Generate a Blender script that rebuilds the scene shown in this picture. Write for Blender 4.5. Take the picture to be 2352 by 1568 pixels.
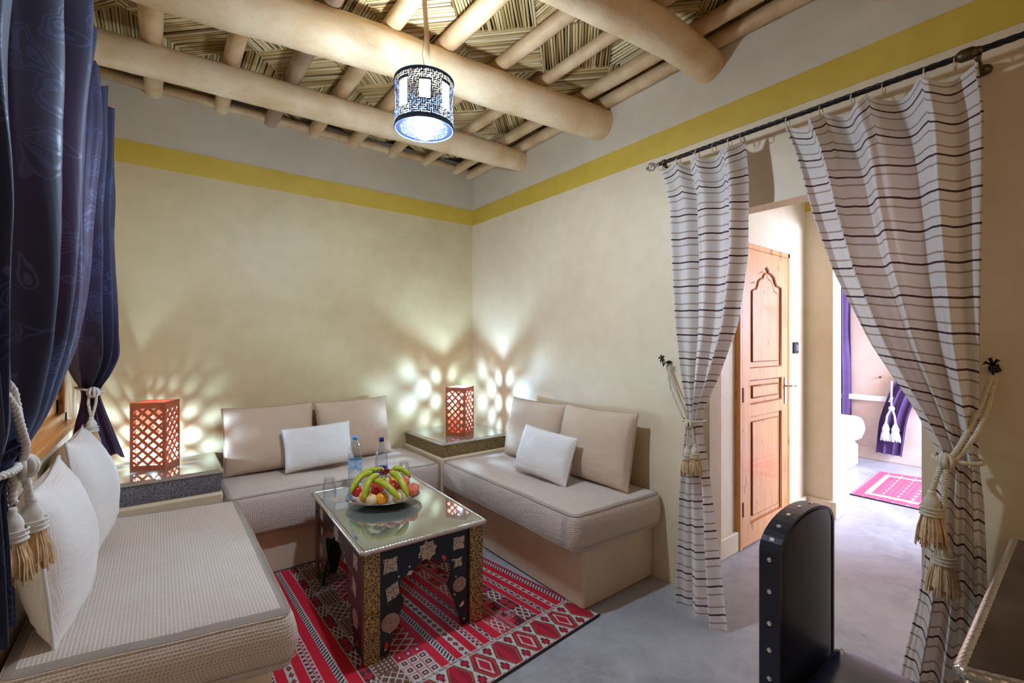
import bpy, bmesh, math, random
import numpy as np
from mathutils import Matrix, Vector
random.seed(7)
S=bpy.context.scene
for o in list(bpy.data.objects): bpy.data.objects.remove(o)
PI=math.pi
# ---------------- camera, world, lights, exposure ----------------
cd=bpy.data.cameras.new('camera'); cam=bpy.data.objects.new('camera',cd); S.collection.objects.link(cam)
cam.location=(-2.338,-3.652,1.40); cam.rotation_euler=(PI/2,0,-math.radians(37.6))
cd.sensor_width=36; cd.lens=1050/2352*36; cd.clip_start=.05
S.camera=cam
W=bpy.data.worlds.new('sky'); S.world=W; W.use_nodes=True
W.node_tree.nodes['Background'].inputs[0].default_value=(.62,.78,1,1)
W.node_tree.nodes['Background'].inputs[1].default_value=1.0
S.view_settings.view_transform='Standard'; S.view_settings.look='None'
S.view_settings.gamma=1; S.view_settings.use_curve_mapping=False
S.view_settings.exposure=0.2
def light(name,kind,loc,power,col,size=.05,rot=(0,0,0),sy=None,spread=None):
    l=bpy.data.lights.new(name,kind); l.energy=power; l.color=col
    if kind=='POINT': l.shadow_soft_size=size
    if kind=='AREA':
        l.shape='RECTANGLE'; l.size=size; l.size_y=sy or size
        if spread: l.spread=spread
    o=bpy.data.objects.new(name,l); o.location=loc; o.rotation_euler=rot; S.collection.objects.link(o); return o
light('bedroom_daylight','AREA',(3.3,-4.93,1.85),360,(.56,.66,1),1.5,(math.radians(52),0,math.radians(12)),1.1)
light('hall_ceiling_light','AREA',(1.0,-3.1,2.86),12,(.72,.86,1),.5,(0,0,0))
light('south_fill_light','AREA',(-1.0,-4.93,1.7),5,(1,.66,.38),1.3,(PI/2,0,0),1.3)  # added warm fill light; the front wall has no window
light('west_window_daylight','AREA',(-3.05,-1.4,1.6),26,(.80,.88,1),1.6,(0,-PI/2,0),1.2)
# ---------------- helpers ----------------
ORG={}
class MB:
    def __init__(s): s.v=[];s.f=[];s.uv=None;s.col=None;s.M=None
    def V(s,p):
        if s.M is not None: p=s.M@Vector(p)
        s.v.append((p[0],p[1],p[2])); return len(s.v)-1
    def F(s,*i): s.f.append(tuple(i))
    def box(s,x0,x1,y0,y1,z0,z1,b=0):
        if b<=0:
            i=[s.V((x,y,z)) for x in(x0,x1) for y in(y0,y1) for z in(z0,z1)]
            for q in((0,1,3,2),(4,6,7,5),(0,4,5,1),(2,3,7,6),(0,2,6,4),(1,5,7,3)): s.F(*[i[k] for k in q])
            return s
        lo=(x0,y0,z0);hi=(x1,y1,z1);I={}
        for sx in(0,1):
            for sy in(0,1):
                for sz in(0,1):
                    sg=(sx,sy,sz)
                    for a in range(3):
                        p=[(hi[k]-(0 if k==a else b)) if sg[k] else (lo[k]+(0 if k==a else b)) for k in range(3)]
                        I[sg,a]=s.V(p)
        for a in range(3):
            o=[k for k in range(3) if k!=a]
            for sa in(0,1):
                q=[]
                for (u,w) in((0,0),(1,0),(1,1),(0,1)):
                    g=[0]*3;g[a]=sa;g[o[0]]=u;g[o[1]]=w;q.append(I[tuple(g),a])
                s.F(*q)
            c=a
            for sa in(0,1):
                for sb in(0,1):
                    g0=[0]*3;g0[o[0]]=sa;g0[o[1]]=sb;g0[c]=0;g1=list(g0);g1[c]=1
                    s.F(I[tuple(g0),o[0]],I[tuple(g1),o[0]],I[tuple(g1),o[1]],I[tuple(g0),o[1]])
        for sx in(0,1):
            for sy in(0,1):
                for sz in(0,1): s.F(*[I[(sx,sy,sz),a] for a in range(3)])
        return s
    def tube(s,path,r,n=8,cap=True,closed=False):
        P=[Vector(p) for p in path];m=len(P);rings=[];up=None
        for i in range(m):
            a=P[(i-1)%m] if (closed or i>0) else P[i]
            c=P[(i+1)%m] if (closed or i<m-1) else P[i]
            t=(c-a)
            if t.length<1e-9: t=Vector((0,0,1))
            t.normalize()
            if up is None: up=Vector((0,0,1)) if abs(t.z)<.9 else Vector((1,0,0))
            x=up-t*up.dot(t)
            if x.length<1e-6: x=Vector((1,0,0))-t*t.x
            x.normalize();y=t.cross(x);up=x
            rr=r[i] if isinstance(r,(list,tuple)) else r
            rings.append([s.V(P[i]+(x*math.cos(2*PI*k/n)+y*math.sin(2*PI*k/n))*rr) for k in range(n)])
        for i in range(m if closed else m-1):
            A=rings[i];B=rings[(i+1)%m]
            for k in range(n): s.F(A[k],A[(k+1)%n],B[(k+1)%n],B[k])
        if cap and not closed: s.F(*rings[0][::-1]);s.F(*rings[-1])
        return s
    def lathe(s,prof,c=(0,0,0),n=24,axis=None,sx=1,sy=1):
        rings=[]
        for (r,z) in prof:
            if r<1e-6: rings.append([s.V((c[0],c[1],c[2]+z))])
            else: rings.append([s.V((c[0]+r*sx*math.cos(2*PI*k/n),c[1]+r*sy*math.sin(2*PI*k/n),c[2]+z)) for k in range(n)])
        for A,B in zip(rings,rings[1:]):
            for k in range(n):
                j=(k+1)%n
                if len(A)==1 and len(B)==1: continue
                if len(A)==1: s.F(A[0],B[j],B[k])
                elif len(B)==1: s.F(A[k],A[j],B[0])
                else: s.F(A[k],A[j],B[j],B[k])
        return s
    def prism(s,poly,z0,z1):
        a=[s.V((x,y,z0)) for x,y in poly];b=[s.V((x,y,z1)) for x,y in poly];n=len(poly)
        s.F(*a[::-1]);s.F(*b)
        for i in range(n): s.F(a[i],a[(i+1)%n],b[(i+1)%n],b[i])
        return s
    def grid(s,fn,nu,nv,closeu=False):
        I=[[s.V(fn(i/nu,j/nv)) for i in range(nu+(0 if closeu else 1))] for j in range(nv+1)]
        w=len(I[0])
        for j in range(nv):
            for i in range(nu): s.F(I[j][i],I[j][(i+1)%w],I[j+1][(i+1)%w],I[j+1][i])
        return I
def obj(name,mb,m,parent=None,smooth=False,kind=None,label=None,cat=None,group=None,uv=None,angle=None):
    me=bpy.data.meshes.new(name)
    v=np.array(mb.v,dtype=float)
    if parent is not None: L=np.array(ORG[parent.name])
    else:
        L=np.array([(v[:,0].min()+v[:,0].max())/2,(v[:,1].min()+v[:,1].max())/2,v[:,2].min()])
    v=v-L
    me.from_pydata(v.tolist(),[],mb.f)
    bm=bmesh.new();bm.from_mesh(me);bmesh.ops.recalc_face_normals(bm,faces=bm.faces)
    if uv=='box':
        ul=bm.loops.layers.uv.new('UVMap')
        for f in bm.faces:
            n=f.normal;a=max(range(3),key=lambda k:abs(n[k]))
            o=[(1,2),(0,2),(0,1)][a]
            for l in f.loops: l[ul].uv=(l.vert.co[o[0]],l.vert.co[o[1]])
    bm.to_mesh(me);bm.free()
    if mb.uv is not None:
        ul=me.uv_layers.new(name='UVMap')
        for l in me.loops: ul.data[l.index].uv=mb.uv[l.vertex_index]
    if mb.col is not None:
        ca=me.color_attributes.new('tone','FLOAT_COLOR','POINT')
        c=np.ones((len(mb.v),4),dtype=np.float32);c[:,:3]=np.array(mb.col,dtype=np.float32).reshape(-1,3);ca.data.foreach_set('color',c.ravel())
    if smooth:
        me.shade_smooth()
        if angle: 
            try: me.set_sharp_from_angle(angle=math.radians(angle))
            except Exception: pass
    for mm in (m if isinstance(m,(list,tuple)) else [m]): me.materials.append(mm)
    o=bpy.data.objects.new(name,me);S.collection.objects.link(o)
    if parent is not None: o.parent=parent
    else: o.location=L.tolist()
    ORG[o.name]=L.tolist()
    tag(o,label,cat,group,kind)
    return o
def tag(o,label=None,cat=None,group=None,kind=None):
    if label:o['label']=label
    if cat:o['category']=cat
    if group:o['group']=group
    if kind:o['kind']=kind
    return o
def thing(name,loc,label,cat,group=None):
    o=bpy.data.objects.new(name,None);S.collection.objects.link(o);o.location=loc;o.empty_display_size=.05
    ORG[o.name]=list(loc);return tag(o,label,cat,group)
def rotz(a,c=(0,0,0)): return Matrix.Translation(c)@Matrix.Rotation(a,4,'Z')
# ---- procedural noise helper for shapes ----
from mathutils import noise as NZ
def nz(x,y=0,z=0,s=1): return NZ.noise(Vector((x*s,y*s,z*s)))
# ---------------- materials ----------------
class NT:
    def __init__(s,name):
        s.m=bpy.data.materials.new(name);s.m.use_nodes=True;s.t=s.m.node_tree;s.b=s.t.nodes['Principled BSDF'];s.out=s.t.nodes['Material Output']
    def n(s,ty,**k):
        x=s.t.nodes.new(ty)
        for a,b in k.items():
            if a.startswith('i_'):
                x.inputs[a[2:].replace('_',' ')].default_value=b
            else: setattr(x,a,b)
        return x
    def l(s,a,b): s.t.links.new(a,b)
    def coord(s,kind='Object',scale=(1,1,1),rot=(0,0,0)):
        c=s.n('ShaderNodeTexCoord');mp=s.n('ShaderNodeMapping');mp.inputs['Scale'].default_value=scale;mp.inputs['Rotation'].default_value=rot
        s.l(c.outputs[kind],mp.inputs[0]);return mp.outputs[0]
    def noise(s,co,scale,detail=4,rough=.55,dist=0):
        x=s.n('ShaderNodeTexNoise');x.inputs['Scale'].default_value=scale;x.inputs['Detail'].default_value=detail;x.inputs['Roughness'].default_value=rough;x.inputs['Distortion'].default_value=dist
        s.l(co,x.inputs['Vector']);return x.outputs['Fac']
    def ramp(s,f,stops,interp='LINEAR'):
        x=s.n('ShaderNodeValToRGB');x.color_ramp.interpolation=interp;e=x.color_ramp.elements
        while len(e)<len(stops): e.new(.5)
        for k,(p,c) in zip(e,stops): k.position=p;k.color=(c[0],c[1],c[2],1) if len(c)==3 else c
        s.l(f,x.inputs[0]);return x.outputs[0]
    def math(s,op,a,b=None,c=None):
        x=s.n('ShaderNodeMath',operation=op)
        for i,q in enumerate((a,b,c)):
            if q is None: continue
            if isinstance(q,(int,float)): x.inputs[i].default_value=q
            else: s.l(q,x.inputs[i])
        return x.outputs[0]
    def mix(s,f,a,b,mode='MIX'):
        x=s.n('ShaderNodeMix',data_type='RGBA',blend_type=mode)
        for sk,q in ((x.inputs[0],f),(x.inputs[6],a),(x.inputs[7],b)):
            if isinstance(q,(int,float)): sk.default_value=q
            elif isinstance(q,tuple): sk.default_value=(*q[:3],1)
            else: s.l(q,sk)
        return x.outputs[2]
    def bump(s,h,st=.3,d=.01):
        x=s.n('ShaderNodeBump');x.inputs['Strength'].default_value=st;x.inputs['Distance'].default_value=d;s.l(h,x.inputs['Height']);s.l(x.outputs[0],s.b.inputs['Normal']);return x
    def set(s,color=None,rough=None,metal=None,**k):
        for nm,q in (('Base Color',color),('Roughness',rough),('Metallic',metal)):
            if q is None: continue
            if isinstance(q,(int,float)): s.b.inputs[nm].default_value=q
            elif isinstance(q,tuple): s.b.inputs[nm].default_value=(*q[:3],1)
            else: s.l(q,s.b.inputs[nm])
        for a,q in k.items(): s.b.inputs[a.replace('_',' ')].default_value=q
        return s
    def xyz(s,co):
        x=s.n('ShaderNodeSeparateXYZ');s.l(co,x.inputs[0]);return x.outputs
def simple(name,col,rough=.5,metal=0,var=.12,scale=8,bump=0,bscale=60,coord='Object',**k):
    t=NT(name);co=t.coord(coord);n=t.noise(co,scale)
    a=tuple(max(0,c*(1-var)) for c in col);b=tuple(min(1,c*(1+var)) for c in col)
    t.set(color=t.ramp(n,[(.3,a),(.7,b)]),rough=rough,metal=metal,**k)
    if bump: t.bump(t.noise(co,bscale,6),bump,.004)
    return t.m
def plaster(name,c1,c2,upper=None,rough=.34,zup=2.56,bump=.12):
    t=NT(name)
    g=t.n('ShaderNodeNewGeometry');co=g.outputs['Position']
    n1=t.noise(co,1.3,6,.6,.4);n2=t.noise(co,9,5,.6);n=t.math('ADD',t.math('MULTIPLY',n1,.65),t.math('MULTIPLY',n2,.35))
    col=t.ramp(n,[(.36,c1),(.64,c2)])
    if upper:
        z=t.xyz(co)[2];col=t.mix(t.math('GREATER_THAN',z,zup),col,t.ramp(n,[(.36,upper),(.64,tuple(min(1,c*1.14) for c in upper))]))
    t.set(color=col,rough=t.math('ADD',rough-.04,t.math('MULTIPLY',n2,.22)))
    t.bump(t.math('ADD',t.noise(co,5,3),t.math('MULTIPLY',t.noise(co,40,4),.15)),bump,.03)
    return t.m
M={}
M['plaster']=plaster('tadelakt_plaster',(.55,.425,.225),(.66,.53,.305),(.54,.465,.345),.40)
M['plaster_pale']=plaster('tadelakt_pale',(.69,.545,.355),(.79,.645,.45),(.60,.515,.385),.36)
M['plaster_bench']=plaster('tadelakt_bench',(.66,.495,.32),(.75,.585,.41),None,.45)
M['plaster_rose']=plaster('plaster_rose',(.62,.46,.36),(.75,.60,.50),None,.4)
M['yellow']=plaster('ochre_band',(.55,.36,.035),(.66,.46,.07),None,.4)
def concrete():
    t=NT('polished_concrete');g=t.n('ShaderNodeNewGeometry');co=g.outputs['Position']
    n1=t.noise(co,1.6,8,.65,.8);n2=t.noise(co,12,6,.7,.6);v=t.noise(co,4.5,8,.72,1.5)
    col=t.ramp(n1,[(.3,(.24,.23,.25)),(.5,(.35,.335,.355)),(.7,(.47,.45,.47))])
    col=t.mix(t.ramp(n2,[(.45,(0,0,0)),(.62,(.5,.5,.5))]),col,(.46,.45,.44))
    sp=t.ramp(v,[(.62,(0,0,0)),(.70,(.7,.7,.7))])
    col=t.mix(sp,col,(.56,.52,.42))
    t.set(color=col,rough=t.math('ADD',.16,t.math('MULTIPLY',n2,.35)))
    t.bump(n2,.10,.01);return t.m
M['floor']=concrete()
def pole(name,a,b,dark=(.30,.17,.08)):
    t=NT(name);co=t.coord('Object',(1,1,1));cs=t.coord('Generated',(1,1,1))
    n=t.noise(co,3.5,5,.6,.3);f=t.noise(t.coord('Object',(8,30,30)),2,5,.6)
    col=t.ramp(n,[(.35,a),(.62,b)])
    k=t.noise(co,14,3,.5);col=t.mix(t.ramp(k,[(.70,(0,0,0)),(.76,(.55,.55,.55))]),col,dark)
    col=t.mix(t.math('MULTIPLY',f,.28),col,tuple(c*.72 for c in a))
    fl=t.noise(t.coord('Object',(9,45,45)),2.2,3,.5);col=t.mix(t.ramp(fl,[(.70,(0,0,0)),(.75,(.6,.6,.6))]),col,tuple(c*.45 for c in a))
    t.set(color=col,rough=.5);t.bump(t.math('ADD',t.math('MULTIPLY',n,1.4),f),.25,.012);return t.m
M['beam']=pole('peeled_poplar',(.70,.455,.225),(.86,.655,.41))
M['joist']=pole('joist_poplar',(.52,.30,.12),(.76,.53,.30))
M['bark']=pole('bark_pole',(.26,.15,.08),(.45,.30,.18))
def reed():
    t=NT('dry_reed');a=t.n('ShaderNodeAttribute',attribute_name='tone');co=t.coord('Object')
    x=t.xyz(a.outputs['Color'])[0]
    col=t.ramp(x,[(0,(.16,.08,.03)),(.10,(.40,.25,.09)),(.35,(.62,.41,.15)),(.75,(.78,.57,.25)),(1,(.84,.69,.40))])
    n=t.noise(co,22,4);col=t.mix(t.math('MULTIPLY',n,.35),col,(.40,.26,.12))
    t.set(color=col,rough=.45);t.bump(t.noise(co,60,3),.15,.004);return t.m
M['reed']=reed()
M['clay']=simple('clay_fill',(.10,.065,.04),.9)
def fabric(name,c1,c2,pitch=.011,depth=.6,holes=.55,cs='UV'):
    t=NT(name);co=t.coord(cs);X,Y,_=t.xyz(co)
    k=2*PI/pitch
    sx=t.math('ABSOLUTE',t.math('SINE',t.math('MULTIPLY',X,k/2)));sy=t.math('ABSOLUTE',t.math('SINE',t.math('MULTIPLY',Y,k/2)))
    h=t.math('MULTIPLY',sx,sy)
    n=t.noise(co,3,4)
    col=t.ramp(n,[(.3,c1),(.7,c2)])
    dk=tuple(c*(1-holes) for c in c1)  # weave hollows darkened, their shade put into the colour
    col=t.mix(t.ramp(h,[(.55,(0,0,0)),(.95,(1,1,1))]),col,dk)
    t.set(color=col,rough=.85,Sheen_Weight=.25)
    b1=t.bump(t.math('SUBTRACT',1,h),depth,.0025);b2=t.n('ShaderNodeBump');b2.inputs['Strength'].default_value=.35;b2.inputs['Distance'].default_value=.02;t.l(t.noise(t.coord(cs,(5,11,1)),1,4,.6,1.0),b2.inputs['Height']);t.l(b2.outputs[0],b1.inputs['Normal']);return t.m
M['waffle']=fabric('waffle_cotton',(.66,.52,.43),(.74,.60,.51),.0105,.7,.42)
M['linen']=fabric('beige_linen',(.60,.43,.30),(.68,.51,.37),.0032,.25,.18)
M['white_linen']=fabric('white_linen',(.82,.75,.70),(.90,.84,.80),.004,.3,.12)
M['piping']=simple('piping_cord',(.42,.31,.23),.8)
M['piping_w']=simple('white_cord',(.62,.60,.58),.8)
def stripes():
    t=NT('striped_cotton');co=t.coord('UV');X,Y,_=t.xyz(co)
    p=.128
    f=t.math('FRACT',t.math('DIVIDE',t.math('ADD',Y,t.math('MULTIPLY',t.noise(co,25,2),.004)),p))
    d=t.math('ABSOLUTE',t.math('SUBTRACT',f,.5))
    dark=t.math('LESS_THAN',d,.031)
    tan=t.math('LESS_THAN',t.math('ABSOLUTE',t.math('SUBTRACT',d,.28)),.026)
    base=t.mix(t.noise(t.coord('UV',(300,300,1)),1,2),(.72,.66,.62),(.82,.77,.74))
    c=t.mix(t.math('MULTIPLY',tan,.85),base,(.33,.21,.14));c=t.mix(dark,c,(.075,.028,.03))
    t.set(color=c,rough=.85)
    tr=t.n('ShaderNodeBsdfTranslucent');t.l(c,tr.inputs[0])
    mx=t.n('ShaderNodeMixShader');mx.inputs[0].default_value=.32;t.l(t.b.outputs[0],mx.inputs[1]);t.l(tr.outputs[0],mx.inputs[2]);t.l(mx.outputs[0],t.out.inputs[0])
    t.bump(t.noise(t.coord('UV',(500,500,1)),1,2),.15,.001);return t.m
M['stripe']=stripes()
def damask(name='navy_damask',base=(.008,.013,.055),hi=(.03,.055,.15),trans=(.50,.10,.22),tw=.04):
    t=NT(name);co=t.coord('UV')
    vo=t.n('ShaderNodeTexVoronoi',feature='SMOOTH_F1');vo.inputs['Scale'].default_value=9;vo.inputs['Smoothness'].default_value=.3
    wr=t.n('ShaderNodeTexNoise');wr.inputs['Scale'].default_value=7;t.l(co,wr.inputs[0])
    mm=t.n('ShaderNodeVectorMath',operation='ADD');sc=t.n('ShaderNodeVectorMath',operation='SCALE');sc.inputs['Scale'].default_value=.22
    t.l(wr.outputs['Color'],sc.inputs[0]);t.l(co,mm.inputs[0]);t.l(sc.outputs[0],mm.inputs[1]);t.l(mm.outputs[0],vo.inputs['Vector'])
    s=t.math('ABSOLUTE',t.math('SINE',t.math('MULTIPLY',vo.outputs['Distance'],30)))
    mask=t.math('MULTIPLY',t.math('GREATER_THAN',s,.72),t.math('LESS_THAN',vo.outputs['Distance'],.38))
    c=t.mix(t.math('MULTIPLY',mask,.8),base,hi)
    t.set(color=c,rough=t.math('SUBTRACT',.62,t.math('MULTIPLY',mask,.16)),Sheen_Weight=.2)
    tr=t.n('ShaderNodeBsdfTranslucent');tr.inputs[0].default_value=(*trans,1)
    mx=t.n('ShaderNodeMixShader');mx.inputs[0].default_value=tw;t.l(t.b.outputs[0],mx.inputs[1]);t.l(tr.outputs[0],mx.inputs[2]);t.l(mx.outputs[0],t.out.inputs[0])
    t.bump(mask,.12,.002);return t.m
M['damask']=damask()
M['purple']=simple('purple_cloth',(.10,.05,.16),.7,var=.2)
M['rope']=simple('cream_rope',(.62,.52,.38),.8,scale=80)
M['rope_w']=simple('white_rope',(.68,.63,.57),.8,scale=80)
M['fringe']=simple('tassel_fringe',(.66,.45,.25),.7,scale=60,var=.25)
def pine(name='varnished_pine',a=(.62,.235,.055),b=(.80,.38,.12),dark=(.22,.07,.02)):
    t=NT(name);co=t.coord('Object',(1,1,1));g=t.noise(t.coord('Object',(60,60,3)),1,5,.6,.8)
    kn=t.noise(t.coord('Object',(26,26,9)),1,2,.4)
    col=t.ramp(g,[(.3,a),(.7,b)]);col=t.mix(t.ramp(kn,[(.66,(0,0,0)),(.74,(.75,.75,.75))]),col,dark)
    t.set(color=col,rough=.32,Coat_Weight=.3);t.bump(g,.08,.003);return t.m
M['pine']=pine()
M['pine_groove']=simple('pine_groove',(.36,.10,.02),.4)
def filigree(name,metal_c,bg,scale,rough=.35,th=.09):
    t=NT(name);co=t.coord('Object')
    v=t.n('ShaderNodeTexVoronoi',feature='DISTANCE_TO_EDGE');v.inputs['Scale'].default_value=scale
    w=t.n('ShaderNodeTexNoise');w.inputs['Scale'].default_value=scale*.8;t.l(co,w.inputs[0])
    sc=t.n('ShaderNodeVectorMath',operation='SCALE');sc.inputs['Scale'].default_value=1.3/scale;t.l(w.outputs['Color'],sc.inputs[0])
    ad=t.n('ShaderNodeVectorMath',operation='ADD');t.l(co,ad.inputs[0]);t.l(sc.outputs[0],ad.inputs[1]);t.l(ad.outputs[0],v.inputs['Vector'])
    m=t.math('LESS_THAN',v.outputs['Distance'],th)
    v2=t.n('ShaderNodeTexVoronoi',feature='F1');v2.inputs['Scale'].default_value=scale*2.1;t.l(ad.outputs[0],v2.inputs['Vector'])
    m=t.math('MAXIMUM',m,t.math('LESS_THAN',t.math('ABSOLUTE',t.math('SUBTRACT',v2.outputs['Distance'],.33)),.08))
    t.set(color=t.mix(m,bg,metal_c),rough=rough,metal=t.math('MULTIPLY',m,.75));t.bump(m,.5,.002);return t.m
M['brass']=filigree('brass_filigree',(.60,.38,.14),(.05,.025,.012),75)
M['brass_dark']=filigree('aged_brass_filigree',(.42,.30,.12),(.04,.022,.008),90)
M['silver_fil']=filigree('silver_filigree',(.27,.27,.31),(.07,.06,.08),80)
def bone():
    t=NT('bone_inlay');co=t.coord('Object')
    v=t.n('ShaderNodeTexVoronoi',feature='DISTANCE_TO_EDGE');v.inputs['Scale'].default_value=85;t.l(co,v.inputs['Vector'])
    m=t.math('GREATER_THAN',v.outputs['Distance'],.20)
    t.set(color=t.mix(t.math('MULTIPLY',m,.85),(.60,.50,.42),(.07,.05,.05)),rough=.4);return t.m
M['bone']=bone()
M['bone_plain']=simple('bone_plain',(.66,.60,.52),.4)
M['disc']=simple('engraved_disc',(.36,.23,.20),.4,scale=90,var=.3)
M['redstone']=simple('red_inlay',(.75,.01,.01),.3)
M['lacquer']=simple('black_lacquer',(.008,.008,.014),.28,scale=3)
M['brown_edge']=simple('brown_edge_wood',(.11,.04,.015),.4,scale=20)
def silvertop():
    t=NT('glass_over_silver');co=t.coord('Object');n=t.noise(co,5,5);v=t.noise(co,40,4)
    col=t.ramp(n,[(.3,(.25,.27,.23)),(.7,(.38,.40,.34))])
    t.set(color=col,rough=t.math('ADD',.03,t.math('MULTIPLY',v,.03)),metal=.55,Coat_Weight=1,Coat_Roughness=.02);return t.m
M['silvertop']=silvertop()
def desk_top():
    t=NT('glass_over_dark_wood');co=t.coord('Object');n=t.noise(co,5,5)
    t.set(color=t.ramp(n,[(.35,(.035,.020,.014)),(.65,(.10,.065,.045))]),rough=.12,metal=0,Specular_IOR_Level=.35);return t.m
M['desktop']=desk_top()
M['silver']=simple('beaten_silver',(.62,.58,.55),.25,.9,scale=60,bump=.2)
M['gilt']=simple('gilt_carved',(.60,.42,.24),.35,.5,scale=30,bump=.2)
M['iron']=simple('black_iron',(.025,.018,.018),.35,.6,scale=30)
M['steel']=simple('brushed_steel',(.6,.6,.62),.25,.95)
M['leather']=simple('black_leather',(.012,.012,.026),.30,scale=30,bump=.12,bscale=160)
M['leather_seat']=simple('seat_leather',(.02,.03,.07),.22,scale=30,bump=.08,bscale=160)
M['stud']=simple('studs',(.75,.72,.66),.3,.6)
M['lampwood']=simple('red_stained_wood',(.42,.085,.03),.45,scale=20,bump=.1)
M['black_plastic']=simple('black_plastic',(.02,.02,.02),.35)
M['grey_plastic']=simple('grey_plastic',(.16,.16,.17),.35)
M['bed']=simple('white_bedding',(.85,.86,.90),.8,scale=4)
def emit(name,col,st,alpha=None):
    m=bpy.data.materials.new(name);m.use_nodes=True;t=m.node_tree;t.nodes.remove(t.nodes['Principled BSDF'])
    e=t.nodes.new('ShaderNodeEmission');e.inputs[0].default_value=(*col,1);e.inputs[1].default_value=st
    out=t.nodes['Material Output']
    if alpha is None: t.links.new(e.outputs[0],out.inputs[0])
    else:
        a=t.nodes.new('ShaderNodeBsdfTransparent');x=t.nodes.new('ShaderNodeMixShader');x.inputs[0].default_value=alpha
        t.links.new(a.outputs[0],x.inputs[1]);t.links.new(e.outputs[0],x.inputs[2]);t.links.new(x.outputs[0],out.inputs[0])
    return m
M['bulb']=emit('lit_bulb',(.80,.91,1),60)
M['lamp_bulb']=emit('lit_lamp_bulb',(.40,.68,1),4300)
M['lantern_bulb']=emit('lit_lantern_bulb',(.60,.775,1),1200)
M['bronze']=simple('dark_bronze',(.10,.07,.035),.4,.8,scale=40,bump=.1)
M['diffuser']=emit('lit_diffuser',(.75,.88,1),1.3,.22)
M['lantern_pane']=emit('lit_lantern_pane',(.90,.96,1),3.0,.6)
def glass(name,tint=(1,1,1),a=.10,rough=.02):
    m=bpy.data.materials.new(name);m.use_nodes=True;t=m.node_tree;t.nodes.remove(t.nodes['Principled BSDF'])
    g=t.nodes.new('ShaderNodeBsdfGlossy');g.inputs['Roughness'].default_value=rough
    a_=t.nodes.new('ShaderNodeBsdfTransparent');a_.inputs[0].default_value=(*tint,1)
    lw=t.nodes.new('ShaderNodeLayerWeight');lw.inputs[0].default_value=.35
    nn=t.nodes.new('ShaderNodeMath');nn.operation='MULTIPLY_ADD';nn.inputs[1].default_value=.75;nn.inputs[2].default_value=a;t.links.new(lw.outputs['Facing'],nn.inputs[0])
    x=t.nodes.new('ShaderNodeMixShader');t.links.new(nn.outputs[0],x.inputs[0]);t.links.new(a_.outputs[0],x.inputs[1]);t.links.new(g.outputs[0],x.inputs[2])
    t.links.new(x.outputs[0],t.nodes['Material Output'].inputs[0]);return m
M['glass']=glass('clear_glass',(.97,.98,.99),.02)
M['bottle']=glass('bottle_plastic',(.88,.92,.97),.03,.06)
M['pane']=glass('window_glass',(.95,.97,1),.03)
M['cap_light']=simple('light_blue_cap',(.06,.30,.85),.4)
M['cap_dark']=simple('navy_cap',(.01,.015,.22),.35)
M['label_blue']=simple('bottle_label',(.35,.52,.85),.5,scale=50,var=.5)
M['label_dark']=simple('dark_blue_label',(.03,.07,.55),.5,scale=50,var=.5)
def woven(name='kilim_wool'):
    t=NT(name);a=t.n('ShaderNodeAttribute',attribute_name='tone');t.set(color=a.outputs['Color'],rough=.9)
    t.bump(t.noise(t.coord('Object'),260,2),.3,.002);return t.m
M['kilim']=woven()
M['kilim_edge']=simple('rug_underside',(.02,.015,.02),.9)
def fruit(name,a,b,c=None,rough=.35,scale=14):
    t=NT(name);co=t.coord('Object');n=t.noise(co,scale,4,.6)
    st=[(.35,a),(.6,b)]+([(.75,c)] if c else [])
    t.set(color=t.ramp(n,st),rough=rough,Subsurface_Weight=.0);t.bump(t.noise(co,200,2),.08,.001);return t.m
M['orange']=fruit('orange_peel',(.80,.30,.01),(.90,.38,.015))
M['peach']=fruit('peach_skin',(.75,.10,.07),(.85,.30,.14),(.9,.5,.25),.5,22)
M['palepeach']=fruit('pale_peach',(.80,.62,.32),(.85,.55,.30),(.8,.25,.15),.5,16)
M['apple']=fruit('red_apple',(.55,.01,.01),(.75,.04,.03),(.8,.35,.1),.25,14)
M['banana']=fruit('banana_skin',(.30,.40,.015),(.52,.50,.02),(.16,.12,.02),.4,26)
M['banana_tip']=simple('banana_tip',(.07,.06,.02),.6)
M['grape_red']=fruit('red_grape',(.14,.008,.012),(.30,.015,.02),None,.25,40)
M['grape_green']=fruit('green_grape',(.35,.42,.08),(.50,.52,.16),None,.25,40)
M['silverplate']=simple('engraved_plate',(.50,.50,.52),.18,.95,scale=60,bump=.1)
# ================= STRUCTURE =================
def st(name,boxes,m,b=0,parent=None):
    mb=MB()
    for q in boxes: mb.box(*q,b)
    return obj(name,mb,m,parent,kind='structure' if parent is None else None)
st('floor',[(-2.95,4.6,-5.25,.2,-.12,0)],M['floor'])
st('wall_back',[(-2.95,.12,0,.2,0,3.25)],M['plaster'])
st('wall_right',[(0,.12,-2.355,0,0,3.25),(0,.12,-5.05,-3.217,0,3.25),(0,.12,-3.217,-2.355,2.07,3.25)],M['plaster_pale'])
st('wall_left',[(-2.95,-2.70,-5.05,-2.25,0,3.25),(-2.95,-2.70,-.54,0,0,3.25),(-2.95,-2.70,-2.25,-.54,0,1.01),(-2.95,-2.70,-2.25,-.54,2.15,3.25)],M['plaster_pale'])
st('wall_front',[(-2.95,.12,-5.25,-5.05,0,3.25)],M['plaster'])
st('wall_hallway_back',[(.12,1.90,-2.134,-1.95,0,3.05)],M['plaster_pale'])
st('wall_hallway_right',[(1.90,2.08,-2.33,-.6,0,3.05),(1.90,2.08,-5.05,-3.55,0,3.05),(1.90,2.08,-3.55,-2.33,2.3,3.05)],M['plaster_pale'])
st('wall_bedroom_back',[(2.08,4.4,-.6,-.4,0,3.05)],M['plaster_rose'])
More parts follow.
